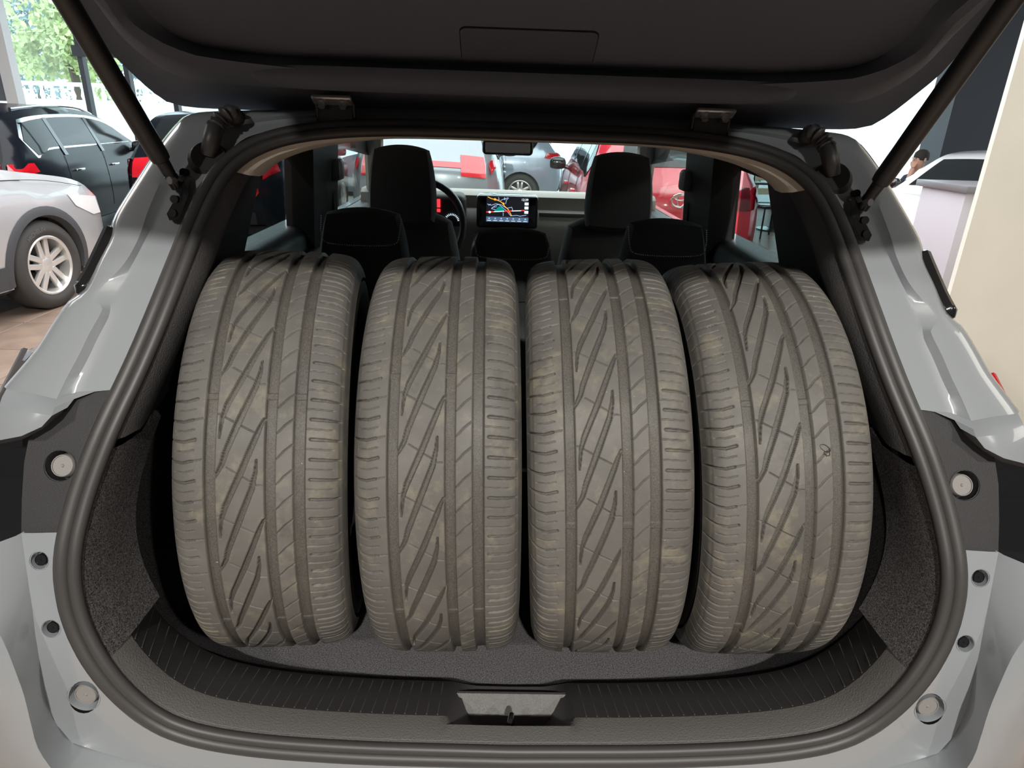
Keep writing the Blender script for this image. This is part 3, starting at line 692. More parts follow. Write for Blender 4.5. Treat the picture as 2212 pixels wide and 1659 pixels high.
def headrest(cx_px, top_px, bot_px, wpx, name, parent, d, hh, wb, wt, dep, tilt, st=True):
    ptop = on_d(cx_px, top_px, d); w_b = wb; cz = ptop[2]-hh/2
    loc = Vector((ptop[0], d, cz))
    o = part(name, put(cushion(wb, wt, hh, dep, .42), loc, tilt), SEATFAB, parent)
    if st:
        V = []
        M = Matrix.Translation(loc) @ Matrix.Rotation(tilt, 4, 'X')
        arc = spline([(-wt*.49, -dep*.33, hh*.40), (-wt*.475, -dep*.485, hh*.22), (-wt*.40, -dep*.525, hh*.125), (0, -dep*.55, hh*.105), (wt*.40, -dep*.525, hh*.125), (wt*.475, -dep*.485, hh*.22), (wt*.49, -dep*.33, hh*.40)], 121)
        dash = [tube([M @ Vector(arc[k]), M @ Vector(arc[k+1])], .0017, 4) for k in range(0, 119, 2)]
        tag(part('stitching', join(*dash), STITCH, o), kind=None)
    return o
headrest(783, 448, 560, 0, 'headrest', rs, 1.72, .24, .255, .205, .105, math.radians(-8))
headrest(1107, 492, 560, 0, 'headrest', rs, 1.72, .20, .235, .195, .10, math.radians(-8))
headrest(1440, 472, 560, 0, 'headrest', rs, 1.72, .24, .255, .205, .105, math.radians(-8))
for px0, sgn in ((867, -1), (1345, 1)):
    pt = on_d(px0, 330, 2.45); X = pt[0]
    fs = part('front_seat', put(cushion(.50, .40, .66, .15, .5), (X, 2.42, .90), math.radians(-14)), SEATFAB)
    part('seat_base', rbox(X-.25, X+.25, 2.40, 2.90, .30, .56, .08, 4), SEATFAB, fs)
    headrest(px0, 312 if sgn < 0 else 328, 470, 0, 'headrest', fs, 2.45, .28, .262, .215, .11, math.radians(-8), False)
    for q in (-.06, .06): part('headrest_post', cyl((X+q, 2.47, 1.10), (X+q, 2.46, 1.24), .006, 8), STEEL, fs)
# ---- dashboard
dl, dr = on_d(960, 409, 3.15), on_d(1290, 420, 3.15)
zt = (dl[2]+dr[2])/2
dash = part('dashboard', grid([[(x, d+.10*abs(x)**2*0, z) for x in np.linspace(-.68, .68, 13)] for d, z in ((3.45, zt-.03), (3.28, zt-.005), (3.16, zt-.004), (3.13, zt-.02), (3.12, zt-.075), (3.10, zt-.085), (3.06, zt-.15), (3.07, zt-.30), (3.2, zt-.5))]), DASHB)
part('lower_console', rbox(-.16, .16, 2.75, 3.15, .35, zt-.17, .04, 3), BLACKPL, dash)
part('dash_band', rbox(.14, .62, 3.085, 3.13, zt-.10, zt-.082, .006, 2), mat('dash_dark', (.20, .19, .18), .5), dash)
sc = [on_d(x, y, 3.02) for x, y in ((1030, 420), (1163, 424), (1163, 494), (1028, 490))]
sx0, sx1 = sc[0][0], sc[1][0]; sz1 = (sc[0][2]+sc[1][2])/2; sz0 = (sc[2][2]+sc[3][2])/2
scr = part('infotainment_unit', rbox(sx0, sx1, 3.0, 3.12, sz0, sz1, .012, 3), TRIMBLK, dash)
q0, q1 = on_d(1051, 424, 2.998), on_d(1141, 481, 2.998)
ax0, ax1, az0, az1 = q0[0], q1[0], q1[2], q0[2]
def sp(u, v, e=0.0): return (ax0+(ax1-ax0)*u, 2.9985-e, az1+(az0-az1)*v)
disp = part('display', ([sp(0, 0), sp(1, 0), sp(1, 1), sp(0, 1)], [(0, 1, 2, 3)]), flat_emit('display_black', (.02, .022, .03), .6), scr, False)
def lines(name, polys, w, m, e):
    V, Fc = [], []
    for pl in polys:
        for (u0, v0), (u1, v1) in zip(pl[:-1], pl[1:]):
            a_, b_ = Vector(sp(u0, v0, e)), Vector(sp(u1, v1, e)); d_ = (b_-a_).normalized(); n_ = Vector((-d_.z, 0, d_.x))*w
            n = len(V); V += [a_-n_, b_-n_, b_+n_, a_+n_]; Fc.append((n, n+1, n+2, n+3))
    part(name, (V, Fc), m, disp, False, fix=False)
LB, OR, RD, WH, TEAL = flat_emit('map_blue', (.35, .5, .75), 1.3), flat_emit('map_orange', (1, .38, .04), 1.6), flat_emit('map_red', (1, .05, .03), 1.5), flat_emit('map_white', (.85, .95, 1), 1.6), flat_emit('map_teal', (.0, .28, .22), 1.2)
lines('map_streets', [[(.02, .30), (.12, .35), (.22, .28), (.35, .32), (.48, .45), (.6, .40), (.62, .52)], [(.12, .48), (.2, .36), (.3, .30)], [(.12, .48), (.22, .52), (.2, .58)], [(.28, .02), (.3, .12), (.22, .14)], [(.33, .15), (.45, .05)], [(.42, .02), (.42, .12), (.5, .02)], [(.45, .28), (.47, .12), (.52, .04)], [(.3, .32), (.48, .55), (.58, .75)], [(.58, .75), (.72, .72), (.8, .75), (.95, .70)], [(.4, .62), (.4, .76)], [(.12, .5), (.14, .43), (.25, .4)], [(.05, .36), (.1, .3)]], .0011, LB, .0004)
lines('map_road', [[(.03, .02), (.12, .09), (.22, .12), (.32, .18), (.4, .27), (.42, .36), (.52, .5), (.6, .75)]], .0016, OR, .0006)
lines('map_highway', [[(.0, .62), (.18, .60)], [(.42, .57), (.6, .55)], [(.82, .52), (.9, .52)]], .0022, RD, .0007)
lines('map_line', [[(.18, .60), (.42, .57)], [(.6, .55), (.82, .53)]], .0016, WH, .0007)
part('map_park', ([sp(.18, .58, .0005), sp(.3, .38, .0005), sp(.42, .46, .0005), sp(.42, .57, .0005)], [(0, 1, 2, 3)]), TEAL, disp, False, fix=False)
def disc(u, v, r, m, nm): part(nm, ([sp(u+r*math.cos(k*math.pi/6)*.66, v+r*math.sin(k*math.pi/6), .0009) for k in range(12)], [tuple(range(12))]), m, disp, False, fix=False)
disc(.20, .11, .045, OR, 'map_pin'); disc(.40, .27, .04, OR, 'map_pin'); disc(.52, .57, .05, RD, 'map_pin'); disc(.08, .62, .045, WH, 'map_pin')
for v0 in (.20, .36, .53): part('map_button', ([sp(.90, v0, .0008), sp(.99, v0, .0008), sp(.99, v0+.11, .0008), sp(.90, v0+.11, .0008)], [(0, 1, 2, 3)]), WH, disp, False, fix=False)
part('menu_bar', ([sp(0, .80, .0006), sp(1, .80, .0006), sp(1, 1, .0006), sp(0, 1, .0006)], [(0, 1, 2, 3)]), flat_emit('menu_blue', (.10, .16, .26), 1.0), disp, False, fix=False)
for k in range(7):
    u = .07+k*.143; disc(u, .87, .03, LB, 'menu_icon'); lines('menu_caption', [[(u-.045, .955), (u+.045, .955)]], .0008, WH, .0009)
def text_mesh(s, size):
    c = bpy.data.curves.new('t', 'FONT'); c.body = s; c.size = size; c.align_x = 'CENTER'; c.align_y = 'CENTER'
    o = bpy.data.objects.new('t', c); COL.objects.link(o); dg = bpy.context.evaluated_depsgraph_get()
    me = bpy.data.meshes.new_from_object(o.evaluated_get(dg)); v = [tuple(p.co) for p in me.vertices]; f = [tuple(p.vertices) for p in me.polygons]
    bpy.data.objects.remove(o); bpy.data.curves.remove(c); bpy.data.meshes.remove(me); return v, f
tv, tf = text_mesh('12:39', .014); b_ = sp(.9, .10, .0009)
part('clock', ([(p[0]+b_[0], b_[1], p[1]+b_[2]) for p in tv], tf), WH, disp, False, fix=False)
part('knob', xf(lathe([(-.012, .0), (-.012, .011), (.004, .012)], 16, 'y'), Matrix.Translation((sx1-.026, 3.0, sz0+.03))), BLACKPL, scr)
# instrument cluster and steering wheel (left-hand drive)
wc = on_d(935, 470, 2.80)
sw = part('steering_wheel', xf(tube([(.185*math.cos(a_), 0, .185*math.sin(a_)) for a_ in np.linspace(0, 2*math.pi, 48, endpoint=False)], .015, 10, True), Matrix.Translation((on_d(1003, 470, 2.80)[0]-.19, 2.80, wc[2]-.03)) @ Matrix.Rotation(math.radians(-22), 4, 'X')), mat('wheel_leather', (.03, .03, .032), .35))
part('wheel_hub', rbox(on_d(1003, 470, 2.80)[0]-.26, on_d(1003, 470, 2.80)[0]-.12, 2.80, 2.86, wc[2]-.10, wc[2]+.01, .02, 3), BLACKPL, sw)
cl0, cl1 = on_d(940, 415, 3.0), on_d(1000, 490, 3.0)
clu = part('instrument_cluster', rbox(cl0[0]-.22, cl1[0]+.01, 2.98, 3.13, cl1[2], cl0[2]-.005, .03, 3), BLACKPL, dash)
for (xa, ya, xb, yb) in ((944, 430, 951, 448), (944, 451, 951, 458)):
    a_, b_ = on_d(xa, ya, 2.976), on_d(xb, yb, 2.976)
    part('red_readout', box(a_[0], b_[0], 2.974, 2.978, b_[2], a_[2]), flat_emit('readout_red', (1, .02, .03), 3.0), clu, False)
gc = on_d(976, 478, 2.976); tk = []
for a_ in np.linspace(.15, 2.9, 13):
    c_, s_ = math.cos(a_), math.sin(a_); tk.append(tube([(gc[0]+.026*c_, 2.974, gc[2]+.026*s_), (gc[0]+.034*c_, 2.974, gc[2]+.034*s_)], .0012, 4))
part('gauge_ticks', join(*tk), flat_emit('gauge_white', (.7, .85, 1), 1.6), clu, False)
# interior mirror
m0, m1 = on_d(1042, 313, 2.80), on_d(1151, 337, 2.80)
mr = part('interior_mirror', rbox(m0[0], m1[0], 2.79, 2.83, m1[2], m0[2]+.02, .016, 4), BLACKPL)
part('mirror_glass', rbox(m0[0]+.012, m1[0]-.012, 2.787, 2.792, m1[2]+.008, m0[2]+.012, .002, 1), mat('mirror_face', (.5, .5, .5), .05, metal=1.0), mr)
part('mirror_stalk', cyl(((m0[0]+m1[0])/2, 2.82, m0[2]), ((m0[0]+m1[0])/2, 2.95, 1.475), .012, 10), BLACKPL, mr)

# ================================================================== THE FOUR TYRES
TR, TW = 0.334, 0.222        # outer radius, section width
NU, NV = 2560, 224
def tyre_profile(v):
    x = (v-.5)*TW; ax = np.abs(x)
    r = np.interp(ax, [0, .03, .055, .070, .080, .088, .094, .099, .1035, .107, .1098, .111], [.334, .3338, .333, .332, .3308, .3288, .3262, .3225, .3175, .310, .300, .288])
    return x, r
def tread_mesh():
    v = np.linspace(0, 1, NV); x, r = tyre_profile(v)
    k = np.ones(7)/7; r = np.convolve(np.pad(r, 3, mode='edge'), k, 'valid')
    tx_, tr_ = np.gradient(x), np.gradient(r); L = np.hypot(tx_, tr_); nx, nr = -tr_/L, tx_/L      # outward normal in (x, r)
    circ = 2*math.pi*TR; s = np.arange(NU)*circ/NU; lam = circ/16
    V2, S2 = np.meshgrid(v*TW, s)
    D = np.zeros((NU, NV))
    def ss(t): t = np.clip(t, 0, 1); return t*t*(3-2*t)
    def cut(D, dist, hw, depth, e=.0011): return np.maximum(D, depth*ss((hw-dist)/e+.5))
    def poly(n_per, pts, depth, e=.0011):
        # pts: (v 0..1, phase in periods, half width m); periodic
        nonlocal D
        rows = NU//n_per; per = circ/n_per
        X = (v*TW)[None, :]; Y = (np.arange(rows)*circ/NU)[:, None]; T = np.zeros((rows, NV))
        lo = int(math.floor(min(p[1] for p in pts)))-1; hi = int(math.ceil(max(p[1] for p in pts)))+1
        for sh in range(lo, hi+1):
            for (v0, s0, h0), (v1, s1, h1) in zip(pts[:-1], pts[1:]):
                ax_, ay, bx, by = v0*TW, (s0-sh)*per, v1*TW, (s1-sh)*per
                if max(ay, by) < -.02 or min(ay, by) > per+.02: continue
                dx, dy = bx-ax_, by-ay; t = np.clip(((X-ax_)*dx+(Y-ay)*dy)/max(dx*dx+dy*dy, 1e-12), 0, 1)
                dist = np.hypot(X-ax_-t*dx, Y-ay-t*dy); T = cut(T, dist, h0+(h1-h0)*t, depth, e)
        D = np.maximum(D, np.tile(T, (n_per, 1)))
    # three long grooves
    for c0, c1 in ((.219, .281), (.550, .612), (.710, .776)):
        D = cut(D, np.abs(V2/TW-(c0+c1)/2)*TW, (c1-c0)/2*TW, .0078, .0013)
    # slanted grooves of the broad rib
    poly(16, [(.545, 0, .0016), (.525, .07, .0022), (.505, .16, .0030), (.42, .53, .0036), (.335, .86, .0032), (.312, .99, .0020), (.302, 1.18, .0010)], .0068, .0009)
    poly(16, [(.508, .40, .0010), (.503, .52, .0020), (.483, .68, .0032), (.404, 1.03, .0037), (.339, 1.32, .0032), (.320, 1.44, .0026), (.296, 1.52, .0020), (.266, 1.60, .0016)], .0068, .0009)
    # sipes
    SI = .00055
    for a_ in ([(.275, .95, SI), (.30, .955, SI), (.40, 1.05, SI), (.489, 1.13, SI)], [(.346, .47, SI), (.478, .61, SI), (.505, .645, SI), (.54, .65, SI)]): poly(16, a_, .0035, .0008)
    poly(64, [(.604, .62, .0006), (.63, .48, .0007), (.66, .25, .0008), (.705, .0, .0006)], .0035, .0009)
    # left shoulder: long slot, thin sipe, short rounded slot, thin sipe
    poly(40, [(.012, -.02, .0009), (.05, .04, .0013), (.10, .07, .0014), (.155, .02, .0013)], .0045)
    poly(40, [(.155, .02, .0007), (.208, -.02, .0006)], .0025, .0009)
    poly(40, [(.055, .285, SI), (.11, .30, SI), (.165, .25, SI)], .0028, .0008)
    poly(40, [(.018, .49, .0010), (.06, .54, .0014), (.11, .56, .0016), (.170, .50, .0016)], .0045)
    poly(40, [(.055, .785, SI), (.11, .80, SI), (.165, .75, SI)], .0028, .0008)
    # right shoulder: slots with a round end and sipes between
    poly(80, [(.806, .0, .0018), (.90, .05, .0017), (.965, .10, .0012)], .0045)
    poly(80, [(.772, .47, SI), (.86, .52, SI), (.93, .56, SI)], .0028, .0008)
    # shoulder edge line
    for c_ in (.034, .966): D = np.maximum(D, .0006*np.exp(-((V2/TW-c_)*TW/.0010)**2))
    # wear bars inside the long grooves
    for k_ in range(6):
        sc_ = ((k_*60-5.3) % 360)/360*circ; bar = np.abs(S2-sc_) < .0042
        inner = ((V2/TW > .20) & (V2/TW < .28)) | ((V2/TW > .535) & (V2/TW < .61)) | ((V2/TW > .70) & (V2/TW < .78))
        D = np.where(bar & inner, np.minimum(D, .0060), D)
    th = (s/TR)[:, None]; rr = r[None, :]-nr[None, :]*D; xx = x[None, :]-nx[None, :]*D
    P = np.stack([xx+0*th, -rr*np.cos(th), -rr*np.sin(th)], -1).reshape(-1, 3)
    i = np.arange(NU)[:, None]; j = np.arange(NV-1)[None, :]; i2 = (i+1) % NU
    q = np.stack([i*NV+j, i*NV+j+1, i2*NV+j+1, i2*NV+j], -1).reshape(-1, 4)
    me = bpy.data.meshes.new('tread'); me.vertices.add(len(P)); me.vertices.foreach_set('co', P.astype(np.float32).ravel())
    me.loops.add(q.size); me.loops.foreach_set('vertex_index', q.astype(np.int32).ravel())
    me.polygons.add(len(q)); me.polygons.foreach_set('loop_start', np.arange(0, q.size, 4, dtype=np.int32))
    me.update(calc_edges=True); me.polygons.foreach_set('use_smooth', np.ones(len(q), bool))
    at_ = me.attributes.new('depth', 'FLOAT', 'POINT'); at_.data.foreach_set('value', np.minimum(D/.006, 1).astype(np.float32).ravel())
    me.validate(); return me
def tyre_mat():
    m = bpy.data.materials.new('dusty_tyre_shaded_grooves'); m.use_nodes = True; nt = m.node_tree; b = nt.nodes['Principled BSDF']; N = nt.nodes.new; Lk = nt.links.new
    tc = N('ShaderNodeTexCoord'); oi = N('ShaderNodeObjectInfo')
    mp = N('ShaderNodeVectorMath'); mp.operation = 'ADD'; cmb = N('ShaderNodeCombineXYZ')
    mu = N('ShaderNodeMath'); mu.operation = 'MULTIPLY'; mu.inputs[1].default_value = 37.0; Lk(oi.outputs['Random'], mu.inputs[0])
    Lk(mu.outputs[0], cmb.inputs[0]); Lk(mu.outputs[0], cmb.inputs[1]); Lk(tc.outputs['Object'], mp.inputs[0]); Lk(cmb.outputs[0], mp.inputs[1])
    def noise(sc, det=5, rg=.6):
        n = N('ShaderNodeTexNoise'); n.inputs['Scale'].default_value = sc; n.inputs['Detail'].default_value = det; n.inputs['Roughness'].default_value = rg; Lk(mp.outputs[0], n.inputs['Vector']); return n.outputs['Fac']
    def ramp(src, p0, c0, p1, c1):
        r = N('ShaderNodeValToRGB'); r.color_ramp.elements[0].position = p0; r.color_ramp.elements[1].position = p1; r.color_ramp.elements[0].color = (*c0, 1); r.color_ramp.elements[1].color = (*c1, 1); Lk(src, r.inputs[0]); return r.outputs[0]
    def mix(f, a, c):
        mx = N('ShaderNodeMix'); mx.data_type = 'RGBA'
        if isinstance(f, float): mx.inputs[0].default_value = f
        else: Lk(f, mx.inputs[0])
        Lk(a, mx.inputs[6]) if not isinstance(a, tuple) else setattr(mx.inputs[6], 'default_value', (*a, 1))
        Lk(c, mx.inputs[7]) if not isinstance(c, tuple) else setattr(mx.inputs[7], 'default_value', (*c, 1)); return mx.outputs[2]
    base = ramp(noise(9, 6), .30, (.090, .085, .077), .72, (.142, .134, .122))
    pat = ramp(noise(22, 7, .7), .53, (0, 0, 0), .70, (.85, .85, .85))
    c1 = mix(pat, base, (.205, .185, .135))
    dk = ramp(noise(15, 5), .62, (0, 0, 0), .72, (.6, .6, .6)); c1 = mix(dk, c1, (.05, .043, .037))
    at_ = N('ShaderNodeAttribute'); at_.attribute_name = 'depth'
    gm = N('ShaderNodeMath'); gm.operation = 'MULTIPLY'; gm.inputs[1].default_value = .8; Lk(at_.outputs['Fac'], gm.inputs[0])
    c2 = mix(gm.outputs[0], c1, ramp(noise(600, 2), .35, (.040, .035, .030), .66, (.100, .090, .077)))  # speckled grit; the darkening by groove depth is shade painted into the colour
    spk = ramp(noise(330, 2, .5), .765, (0, 0, 0), .79, (1, 1, 1)); c3 = mix(spk, c2, (.42, .38, .28))
    Lk(c3, b.inputs['Base Color']); b.inputs['Roughness'].default_value = .62
    rr = ramp(noise(14, 4), .3, (.48, .48, .48), .7, (.74, .74, .74)); Lk(rr, b.inputs['Roughness'])
    bp = N('ShaderNodeBump'); bp.inputs['Strength'].default_value = .35; bp.inputs['Distance'].default_value = .0008; Lk(noise(900, 3), bp.inputs['Height']); Lk(bp.outputs[0], b.inputs['Normal'])
    return m
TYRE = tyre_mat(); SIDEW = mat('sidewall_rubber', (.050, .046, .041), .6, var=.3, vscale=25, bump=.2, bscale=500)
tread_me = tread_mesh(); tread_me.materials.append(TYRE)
sp_ = [(.1105, .2885), (.1112, .275), (.110, .260), (.106, .244), (.099, .230), (.094, .222), (.092, .218), (.084, .216), (.080, .219), (.086, .230), (.100, .255), (.104, .275), (.100, .300), (.088, .316), (.05, .322), (0, .3225)]
prof = spline([(a_, b__) for a_, b__ in sp_], 60)
rib_ = [(a_+(.0006 if .243 < b__ < .2465 or .268 < b__ < .2705 else 0)*(k < 26), b__) for k, (a_, b__) in enumerate(prof)]
side_me = mesh('sidewall', *lathe(rib_, 120, 'x')); side_me.materials.append(SIDEW)
sideL_me = mesh('sidewall', *mir(lathe(rib_, 120, 'x'))); sideL_me.materials.append(SIDEW)
TY = [(-.390, 1.042, 7.0, 2.0, -32.4, 'used tyre with reddish scuffs on its shoulder, standing beside the left tail pillar'),
      (-.1016, 1.040, .74, -1.2, -39.0, 'used tyre with yellowish dried mud patches, second from the left tail pillar'),
      (.157, 1.040, -1.9, -3.35, -4.9, 'used tyre with even grey tread, second from the right tail pillar'),
      (.404, 1.040, -2.46, -4.45, -34.0, 'used tyre with a small fish mark on its tread, beside the right tail pillar')]
for k, (x, y, yaw, lean, ph, lab) in enumerate(TY):
    t = thing('tyre', lab, 'tyre', (x, y, .6505+.085*abs(math.sin(math.radians(lean)))), math.radians(yaw), 'used tyres standing in the boot')
    t.rotation_euler = (0, math.radians(lean), math.radians(yaw))
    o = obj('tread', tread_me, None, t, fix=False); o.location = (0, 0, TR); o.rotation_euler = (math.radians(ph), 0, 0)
    for me in (side_me, sideL_me):
        q = obj('sidewall', me, None, t, fix=False); q.location = (0, 0, TR)
    if k == 3:
        f1 = [(-35, -40), (-30, -15), (-5, 5), (0, 10), (15, 8), (32, 10), (35, -2), (20, -25), (-5, -42), (-35, -40)]
        f2 = [(0, 10), (-10, 12), (-8, 25), (5, 30), (2, 42), (12, 40), (28, 38), (30, 20), (15, 8)]
        def fpt(u, w_): ang = math.radians(-28)+w_*1.75e-4/TR; return (.0375+u*1.75e-4, -(TR-.0006)*math.cos(ang), -(TR-.0006)*math.sin(ang))
        fvf = join(*[tube(spline([fpt(*p_) for p_ in f_], 40), .0006, 5) for f_ in (f1, f2)])
        q = obj('fish_mark', fvf, mat('mark_dark', (.03, .026, .022), .8), t); q.location = (0, 0, TR)

# ================================================================== CARS AND THINGS IN THE SHOWROOM
def wheel_meshes(R, rim, width, spokes, rimcol, key):
    h = width/2
    tv = lathe([(-h*.8, rim), (-h, rim+.03), (-h, R-.06), (-h*.82, R-.015), (-h*.6, R), (h*.6, R), (h*.82, R-.015), (h, R-.06), (h, rim+.03), (h*.8, rim)], 56, 'x', True)
    tm = mesh('wheel', *tv); tm.materials.append(mat('car_tyre', (.045, .042, .038), .75))
    lip = lathe([(h*.86, rim+.004), (h*.90, rim-.006), (h*.80, rim-.02), (-h*.5, rim-.03), (-h*.5, rim+.004)], 56, 'x', True)
    hub = lathe([(h*.62, .002), (h*.62, .05), (h*.5, .075), (h*.1, .08)], 24, 'x')
    pcs = [lip, hub]
    for k in range(spokes):
        for sg in (-1, 1):
            a = 2*math.pi*k/spokes; v, f = rbox(h*.36, h*.62, -.022, .022, .05, rim-.012, .006, 2)
            v = [(x-(z*.25*h), y+sg*(.024+.12*(z-.05)), z) for x, y, z in v]
            pcs.append(xf((v, f), Matrix.Rotation(a, 4, 'X')))
    rm = mesh('rim', *join(*pcs)); rm.materials.append(rimcol)
    back = mesh('brake_disc', *lathe([(-.01, .002), (-.01, rim-.05), (-.03, rim-.035), (-.03, .002)], 40, 'x')); back.materials.append(mat('brake_dark', (.05, .045, .042), .5, metal=.5))
    return tm, rm, back
OUT = {
 'suv': dict(top=[(.06,.40),(0,.62),(.02,.95),(.10,1.10),(.30,1.45),(.50,1.60),(1.2,1.685),(2.0,1.66),(2.5,1.57),(3.20,1.13),(3.45,1.06),(4.05,.96),(4.32,.84),(4.42,.62),(4.40,.36)], belt=1.04, w=.905, arches=[(.86,.345,.40),(3.52,.345,.40)]),
 'estate': dict(top=[(.05,.36),(0,.55),(.02,.88),(.10,1.0),(.30,1.30),(.52,1.43),(1.2,1.485),(2.1,1.475),(2.7,1.36),(3.30,1.00),(3.6,.94),(4.35,.80),(4.58,.66),(4.63,.45),(4.60,.28)], belt=.97, w=.905, arches=[(.98,.33,.37),(3.80,.33,.37)]),
 'hatch': dict(top=[(.05,.34),(0,.55),(.03,.90),(.14,1.05),(.36,1.34),(.60,1.45),(1.2,1.50),(1.9,1.48),(2.4,1.38),(3.05,1.00),(3.3,.95),(3.85,.82),(4.03,.68),(4.08,.45),(4.05,.28)], belt=.98, w=.88, arches=[(.72,.32,.36),(3.25,.32,.36)]),
}
OUT['coupe'] = dict(OUT['hatch'], top=[(y, .30+(z-.30)*.87) for y, z in OUT['hatch']['top']], belt=.89)
class Car:
    def __init__(s, name, kind, label, loc, heading, paint, rimcol, group=None, spokes=5, cat='car'):
        K = OUT[kind]; s.K = K; s.root = thing(name, label, cat, (loc[0], loc[1], 0.0), math.atan2(-heading[0], heading[1]), group)
        s.chain = spline(K['top'], 70); s.paint = paint; L = s.chain[:, 0].max(); s.L = L
        bot = []
        ye = K['top'][-1][0]; arcs = sorted(K['arches'], key=lambda a: -a[0])
        for cy, cz, r in arcs:
            a0 = math.asin(max(-1, min(1, (.24-cz)/r)))
            for k in range(15): a = a0+(math.pi-2*a0)*k/14; bot.append((cy+r*math.cos(a), cz+r*math.sin(a)))
        out = [tuple(p) for p in s.chain]+[(ye-.1, .24)]+bot+[(.25, .24)]
        s.oc = np.vstack([s.chain])
        sv = cdt(out, [], .11, lambda y, z: (s.w(y, z), y, z))
        s.side_r = obj('body_side', sv, paint, s.root); s.side_l = obj('body_side', mir(sv), paint, s.root)
        rows = []
        for y, z in s.chain:
            w_ = s.w(y, z); rows.append([s.br(y, z, t) for t in np.linspace(-1, 1, 13)])
        s.shell = obj('body_shell', grid(rows), paint, s.root)
        obj('underbody', box(-K['w']+.12, K['w']-.12, .2, L-.2, .20, .30), BLACKPL, s.root, False)
        for cy, cz, r in K['arches']:
            obj('wheel_well', join(*[box(sx*.60-.01 if sx > 0 else -.61, .61 if sx > 0 else -.60+.01, cy-r, cy+r, .2, cz+r) for sx in (-1, 1)]), BLACKPL, s.root, False)
        tm, rm, bk = wheel_meshes(K['arches'][0][1], K['arches'][0][1]*.66, .23, spokes, rimcol, kind)
        for cy, cz, r in K['arches']:
            for sx in (1, -1):
                wv = obj('wheel', tm, None, s.root, fix=False); wv.location = (sx*(K['w']-.125), cy, cz); wv.rotation_euler = (0, 0, 0 if sx > 0 else math.pi)
                for me in (rm, bk):
                    rv = obj(me.name.split('.')[0], me, None, wv, fix=False)
    def w(s, y, z):
        K = s.K; W0 = K['w']; L = s.L
        e = abs(y-L/2)/(L/2); k = max(0, (e-.62)/.38); plan = 1-.14*k*k
        b = K['belt']
        w_ = W0*(1-.05*((z-.62)/.4)**2) if z < b else W0*(1-.05*((b-.62)/.4)**2)-(z-b)*.40
        c = s.chain; d = np.min(np.hypot(c[:, 0]-y, c[:, 1]-z)); r = .10
        if d < r: w_ -= r*.75*(1-math.sqrt(max(0, 1-((r-d)/r)**2)))
        return w_*plan
    def br(s, y, z, t):
        w_ = s.w(y, z); e = (y-s.L/2)/(s.L/2); bul = (1-t*t)
        return (t*w_, y+(.10*bul*max(0, abs(e)-.8)/.2)*(1 if e > 0 else -1), z+.035*bul*(1 if z > .9 else .3))
    def patch_side(s, name, poly, m, off=.004, both_=True, parent=None, sp=.10):
        out = []
        vf = cdt(poly, [], sp, lambda y, z: (s.w(y, z)+off, y, z))
        out.append(obj(name, vf, m, parent or s.root))
        if both_: out.append(obj(name, mir(vf), m, parent or s.root))
        return out
    def patch_shell(s, name, i0, i1, t0, t1, m, off=.006, parent=None, n=9):
        ii = np.linspace(i0, i1, max(3, int(abs(i1-i0))+1)); P = []
        for q in ii:
            a = np.array([np.interp(q, range(70), s.chain[:, 0]), np.interp(q, range(70), s.chain[:, 1])])
            b_ = np.array([np.interp(q+.3, range(70), s.chain[:, 0]), np.interp(q+.3, range(70), s.chain[:, 1])])
            d = b_-a; d /= max(np.linalg.norm(d), 1e-6); nrm = np.array([-d[1], d[0]])
            row = []
            for t in np.linspace(t0, t1, n):
                p = s.br(a[0], a[1], t); row.append((p[0]*1.002, p[1]+nrm[0]*off, p[2]+nrm[1]*off))
            P.append(row)
        return obj(name, grid(P), m, parent or s.root)
    def ci(s, y, z): return int(np.argmin(np.hypot(s.chain[:, 0]-y, s.chain[:, 1]-z)))
    def seam(s, pts, sides=(1, -1), r=.0025, m=None, name='panel_gap'):
        P = spline(pts, max(6, len(pts)*6)); q = [(s.w(y, z)+.001, y, z) for y, z in P]; vf = tube(q, r, 5)
        for sx in sides: obj(name, vf if sx > 0 else mir(vf), m or MATS['gap_black'], s.root)
    def std(s, win_m=None, chrome=None, rz=None):
        K = s.K; b = K['belt']; T = K['top']; top = lambda y: np.interp(y, s.chain[12:60, 0], s.chain[12:60, 1])
        ys = np.linspace(.55, T[8][0]+.15, 16); up = [(y, top(y)-.095) for y in ys]
        yr, yf = .42, T[9][0]-.02
        poly = [(yr+.10, b+.05), (yf, b+.035)]+[(y, z) for y, z in reversed(up) if z > b+.06]+[(yr, b+.20)]
        s.dlo = poly
        if chrome:
            s.patch_side('window_trim', [(y+(.035 if y > 2 else -.035), z+(.03 if z > b+.1 else -.025)) for y, z in poly], chrome, .003)
        gl = s.patch_side('side_window', poly, win_m or DARKGL, .007)
        for yb in (1.05, 2.02):
            zt = top(yb)-.09; s.patch_side('window_pillar', [(yb-.03, b+.03), (yb+.05, b+.03), (yb+.02, zt), (yb-.06, zt)], TRIMBLK, .011)
        i0, i1 = s.ci(T[3][0], T[3][1]), s.ci(T[5][0], T[5][1])
        if rz: i0 = min(range(3, 28), key=lambda i: abs(s.chain[i][1]-rz))
        s.patch_shell('rear_window', i0+1, i1-1, -.80, .80, DARKGL)
        i0, i1 = s.ci(T[8][0], T[8][1]), s.ci(T[9][0], T[9][1])
        s.patch_shell('windscreen', i0, i1-1, -.86, .86, DARKGL)
        for yb in (1.0, 2.0, 3.0): s.seam([(yb, b+.02), (yb-.02, .75), (yb+.02, .34)])
